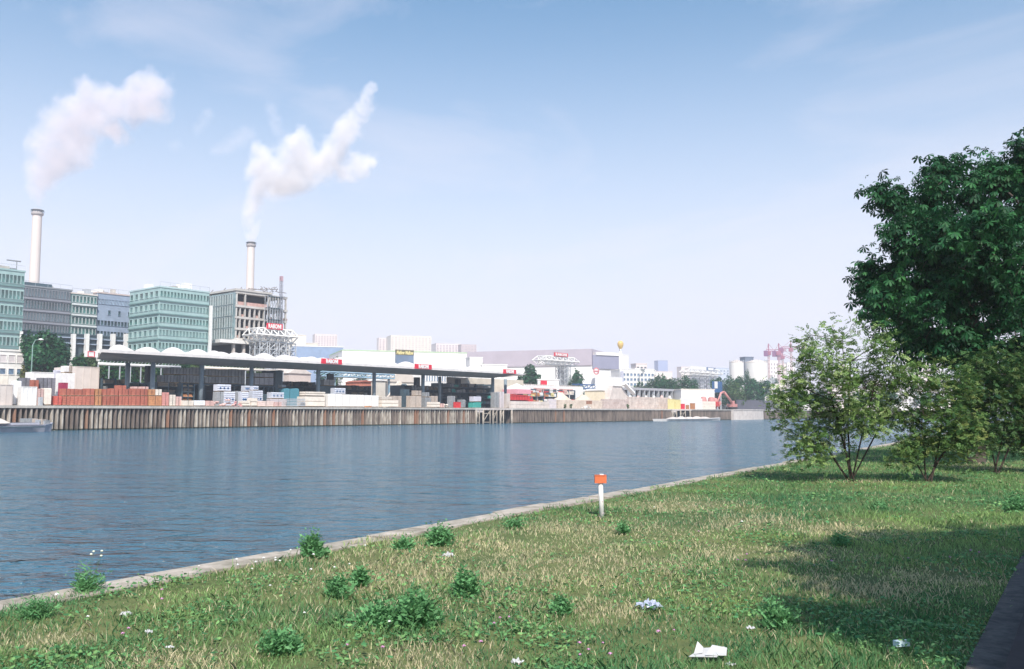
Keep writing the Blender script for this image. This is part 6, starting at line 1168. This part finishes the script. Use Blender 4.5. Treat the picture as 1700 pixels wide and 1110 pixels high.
# horse chestnut: palmate drooping leaves
def chestnut(base, blobs, ntip, nleaf, label, trunk_r, split, name='chestnut_tree', lsz=.18):
    t = thing(name, base, label, 'tree', 'horse chestnut trees along the path'); T = []; wt = [b_[1]**1.6 for b_ in blobs]
    for _ in range(ntip): c, r = random.choices(blobs, wt)[0]; d = Vector((random.gauss(0, 1), random.gauss(0, 1), random.gauss(0, 1))).normalized()*r*(.55+.45*random.random()); T.append(c+d)
    tr = [base-Vector((0, 0, .1)), base+Vector((.03, 0, split*.5)), base+Vector((-.03, .04, split)), base+Vector((0, .05, split+1.6)), base+Vector((.1, 0, split+3.4))]; N, P, R_, ln = skeleton(base, T, tr, tip=.011, taper=2.35); k_ = trunk_r/R_[1]; R_ = [r*k_ if r > .05 else r for r in R_]; limbs(N, P, R_, 10).build('trunk', M('chestnut_bark', (.13, .105, .09), .95, .3, 5, bump=.6), t)
    tips = np.array([tuple(N[i]) for i in range(len(N)) if R_[i] < .03]); k = rng.integers(0, len(tips), nleaf); c = tips[k]+rng.normal(size=(nleaf, 3))*.24-org_np(base); az = rng.random(nleaf)*6.28; out = np.stack([np.cos(az), np.sin(az), 0*az-.35], 1); ax_ = np.stack([0*az, 0*az, 0*az+1], 1)*1.0+out*.75; ax_ /= np.linalg.norm(ax_, axis=1)[:, None]
    e1 = np.cross(ax_, rng.normal(size=(nleaf, 3))); e1 /= np.linalg.norm(e1, axis=1)[:, None]; e2 = np.cross(ax_, e1); L_ = lsz*(.55+.8*rng.random(nleaf))[:, None]; tn = np.array([(.008, .042, .020), (.015, .08, .028), (.04, .15, .042)]); tv = rng.random(len(tips)); kk = np.clip(.55*tv[k]+.45*rng.random(nleaf), 0, .999)*2; i0 = kk.astype(int); col = tn[i0]*(1-(kk-i0))[:, None]+tn[np.minimum(i0+1, 2)]*(kk-i0)[:, None]; col = col*(.75+.5*rng.random(nleaf))[:, None]; Vs = []; cs = []
    for q in range(6):
        a = q*6.283/6.5+.2; d = e1*math.cos(a)+e2*math.sin(a); d = d-ax_*.12; d[:, 2] -= .35; d /= np.linalg.norm(d, axis=1)[:, None]; s_ = np.cross(d, ax_); s_ /= np.linalg.norm(s_, axis=1)[:, None]; dr = np.zeros_like(d); dr[:, 2] = -1; Vs.append(np.stack([c, c+d*L_*.6+s_*L_*.17, c+d*L_*.85+s_*L_*.2+dr*L_*.05, c+d*L_*1.05+dr*L_*.22, c+d*L_*.85-s_*L_*.2+dr*L_*.05, c+d*L_*.6-s_*L_*.17], 1)); cs.append(col*(.8+.4*rng.random(nleaf))[:, None])
    o = bigmesh('crown', np.concatenate(Vs), 6, [attr_mat('chestnut_leaf', .6, .22, .22)], np.concatenate(cs)); o.parent = t; return t
base = GP(1621, 770); dep = -proj(base).z
bl = []
for bx, by, br, dd in ((1565, 335, 46, 0), (1512, 350, 30, .5), (1478, 334, 10, 0), (1500, 400, 40, -1), (1560, 420, 66, -1.5), (1480, 470, 40, 0), (1445, 450, 16, 0), (1465, 500, 34, .5), (1520, 500, 56, -2), (1500, 545, 40, 0), (1570, 540, 60, -1.5), (1640, 330, 60, 0), (1620, 420, 80, -2.5), (1640, 520, 70, -2), (1700, 320, 70, 0), (1700, 430, 90, -2), (1710, 530, 70, -1), (1600, 570, 40, 1), (1640, 300, 40, 2), (1560, 300, 30, 1), (1780, 350, 80, 0), (1790, 460, 90, 0), (1706, 282, 34, 0), (1650, 440, 90, 2.5), (1560, 470, 70, 2), (1540, 400, 50, 2), (1740, 560, 60, 0), (1850, 420, 80, 1)):
    bl.append((PD(bx, by, dep+dd), br/F*dep))
for bx, by, br in ((1425, 440, 7), (1440, 470, 12), (1466, 316, 9), (1505, 304, 10), (1545, 286, 12), (1578, 274, 12), (1610, 272, 16), (1655, 262, 14), (1694, 250, 10), (1440, 520, 10), (1470, 550, 14), (1520, 585, 16), (1590, 610, 20), (1560, 590, 16), (1640, 610, 24), (1700, 600, 24)): bl.append((PD(bx, by, dep+random.uniform(-1, 1)), br/F*dep))
chestnut(base, bl, 720, 15500, 'big dark chestnut tree with drooping leaves filling the right edge', .30, 2.7)
# a second trunk further back and the tree outside the frame whose shade lies on the grass
p = GP(1693, 742); dd = -proj(p).z; chestnut(p, [(PD(px_, py_, dd+q), r_/F*dd) for px_, py_, r_, q in ((1700, 600, 40, 0), (1735, 560, 50, 1), (1690, 540, 40, 2), (1760, 620, 40, 0), (1800, 560, 50, 0))], 120, 1400, 'further chestnut tree with a pale sunlit trunk behind the right edge', .24, 3.0)
sun_h = Vector((sv.x, sv.y, 0)).normalized(); 
def shade_tree(gx_, gy_, hgt, blist, label, nl, tip):
    g = GP(gx_, gy_); off = sun_h*hgt/math.tan(SUN_EL); c = g+off; b_ = Vector((c.x, c.y, G))+Vector((math.cos(YAW), math.sin(YAW), 0))*blist[0]; bb = []
    for a, b2, dz, r in blist[1]: bb.append((Vector((c.x, c.y, G+hgt+dz))+rt*a+fw_*b2, r))
    return chestnut(b_, bb, tip, nl, label, .26, 2.6)
shade_tree(1655, 1005, 6.3, (1.8, [(-.6, 0, 0, 1.5), (.8, .6, .3, 1.6), (0, 1.6, .2, 1.4), (1.6, -1.0, 0, 1.6), (-.4, -1.0, .2, 1.0), (2.2, 1.8, .3, 1.8), (1.0, 2.8, .2, 1.4), (3.4, .3, .2, 1.8), (3.0, 3.2, .3, 1.8), (4.4, 2.2, .2, 1.8), (1.2, -2.8, .2, 1.6), (3.0, -2.2, 0, 1.8), (4.8, -1, 0, 1.8), (.0, -2.3, .2, 1.2), (.6, -3.6, .2, 1.5), (2.4, -4.3, .1, 1.6)]), 'chestnut tree beside the path whose shadow covers the lower right grass', 15000, 560)
# ---------------------------------------------------------------- chimney smoke
def smoke(name, label, pts, dens, nscale, col):
    pts = [q for a, b_ in zip(pts[:-1], pts[1:]) for q in ([a, tuple((u+v)/2 for u, v in zip(a, b_))] if math.hypot(a[0]-b_[0], a[1]-b_[1]) > 14 and math.hypot(a[0]-b_[0], a[1]-b_[1]) < 34 else [a])]+[pts[-1]]
    """pts: (px, py, radius px, depth offset) at the chimney's depth"""
    dep0 = 355 if name.endswith('a') else 425; P_ = [(PD(px, py, dep0+dd), r*(1.3 if name == 'a' else 1.35)/F*dep0) for px, py, r, dd in pts]; c0 = sum((p for p, r in P_), Vector())/len(P_)
    m = bpy.data.materials.new('smoke_'+name); m.use_nodes = True; n = m.node_tree.nodes; l = m.node_tree.links.new; n.remove(n['Principled BSDF'])
    tc = n.new('ShaderNodeTexCoord')
    def noise(sc, det, ro): q = n.new('ShaderNodeTexNoise'); q.inputs['Scale'].default_value = sc; q.inputs['Detail'].default_value = det; q.inputs['Roughness'].default_value = ro; l(tc.outputs['Object'], q.inputs[0]); return q
    n1 = noise(nscale, 5, .6); sb = n.new('ShaderNodeVectorMath'); sb.operation = 'SUBTRACT'; l(n1.outputs['Color'], sb.inputs[0]); sb.inputs[1].default_value = (.5, .5, .5)
    scn = n.new('ShaderNodeVectorMath'); scn.operation = 'SCALE'; l(sb.outputs[0], scn.inputs[0]); scn.inputs['Scale'].default_value = 1.35/nscale; ad = n.new('ShaderNodeVectorMath'); ad.operation = 'ADD'; l(tc.outputs['Object'], ad.inputs[0]); l(scn.outputs[0], ad.inputs[1]); acc = None
    for p, r in P_:
        q = p-c0; ds = n.new('ShaderNodeVectorMath'); ds.operation = 'DISTANCE'; l(ad.outputs[0], ds.inputs[0]); ds.inputs[1].default_value = tuple(q); mr = n.new('ShaderNodeMath'); mr.operation = 'MULTIPLY_ADD'; l(ds.outputs['Value'], mr.inputs[0]); mr.inputs[1].default_value = -1/r; mr.inputs[2].default_value = 1
        if acc is None: acc = mr
        else: mxn = n.new('ShaderNodeMath'); mxn.operation = 'SMOOTH_MAX'; mxn.inputs[2].default_value = .22; l(acc.outputs[0], mxn.inputs[0]); l(mr.outputs[0], mxn.inputs[1]); acc = mxn
    n2 = noise(nscale*2.6, 5, .65); sub = n.new('ShaderNodeMath'); sub.operation = 'MULTIPLY_ADD'; l(n2.outputs[0], sub.inputs[0]); sub.inputs[1].default_value = 1.35; sub.inputs[2].default_value = -.6; a2 = n.new('ShaderNodeMath'); l(acc.outputs[0], a2.inputs[0]); l(sub.outputs[0], a2.inputs[1])
    rg = n.new('ShaderNodeMapRange'); rg.interpolation_type = 'SMOOTHSTEP'; rg.inputs['From Min'].default_value = .03; rg.inputs['From Max'].default_value = .9; rg.inputs['To Max'].default_value = dens; l(a2.outputs[0], rg.inputs['Value'])
    pv = n.new('ShaderNodeVolumePrincipled'); pv.inputs['Color'].default_value = col; pv.inputs['Anisotropy'].default_value = -.1; l(rg.outputs[0], pv.inputs['Density']); l(pv.outputs[0], n['Material Output'].inputs['Volume'])
    mb = MB()
    import itertools
    for p, r in P_: mb.lathe((p.x, p.y, p.z-r*1.25), [(r*1.25*math.sin(math.pi*k/6)+.01, r*1.25*(1-math.cos(math.pi*k/6))) for k in range(7)], 10)
    for (p, r), (q, s_) in zip(P_[:-1], P_[1:]):
        if (p-q).length < (r+s_)*1.6: mb.tube([p, q], [r*1.1, s_*1.1], 10)
    o = mb.build('smoke_plume', m, None, label, 'smoke', 'smoke plumes', origin=tuple(c0)); md = o.modifiers.new('remesh', 'REMESH'); md.mode = 'VOXEL'; md.voxel_size = 1.6
    return o
smoke('a', 'pinkish-white smoke plume leaning right from the far left chimney', [(63, 338, 7, 0), (64, 322, 12, 0), (66, 303, 19, 0), (76, 280, 27, 0), (92, 250, 34, 0), (112, 222, 38, 0), (135, 195, 38, 0), (160, 190, 36, 2), (130, 232, 32, 0), (185, 170, 28, 0), (212, 178, 26, 0), (240, 165, 28, 0), (262, 142, 24, 0), (252, 185, 24, 0), (190, 222, 22, 3), (145, 155, 22, 0)], .16, .06, (.95, .90, .93, 1))
smoke('b', 'white smoke plume rising and drifting right from the right chimney', [(417, 396, 6, 0), (417, 380, 9, 0), (418, 360, 12, 0), (420, 338, 14, 0), (424, 312, 17, 0), (438, 292, 22, 0), (438, 270, 24, 0), (462, 298, 28, 0), (488, 290, 26, 0), (498, 258, 30, 0), (492, 234, 20, 0), (520, 278, 26, 0), (545, 262, 24, 0), (562, 240, 20, 0), (578, 216, 17, 0), (592, 192, 14, 0), (610, 165, 14, 0), (622, 148, 10, 0), (568, 282, 14, 2), (592, 278, 16, 0), (618, 270, 14, 0)], .20, .07, (.97, .94, .95, 1))
smoke('c', 'faint pinkish smoke wisp drifting between the two plumes', [(355, 250, 9, 0), (375, 244, 12, 0), (397, 230, 15, 0), (412, 222, 13, 0)], .035, .2, (.95, .9, .92, 1))
smoke('d', 'faint upright smoke wisp above the right plume, left of its top', [(462, 218, 9, 0), (456, 198, 12, 0), (450, 180, 11, 0)], .035, .2, (.95, .9, .92, 1))
smoke('e', 'small faint smoke wisp right of the left plume', [(292, 240, 9, 0), (330, 212, 10, 0), (345, 190, 11, 0)], .03, .2, (.95, .9, .92, 1))
# ---------------------------------------------------------------- haze
hz = bpy.data.materials.new('haze_air'); hz.use_nodes = True; n = hz.node_tree.nodes; n.remove(n['Principled BSDF'])
pv = n.new('ShaderNodeVolumePrincipled'); pv.inputs['Color'].default_value = (.93, .93, 1, 1); pv.inputs['Density'].default_value = .00046; pv.inputs['Anisotropy'].default_value = .2
hz.node_tree.links.new(pv.outputs[0], n['Material Output'].inputs['Volume'])
mb = MB(); mb.box(-3200, 900, -420, 2600, -2.5, 190)
ho = mb.build('haze', hz, kind='stuff', origin=(0, 0, 0))
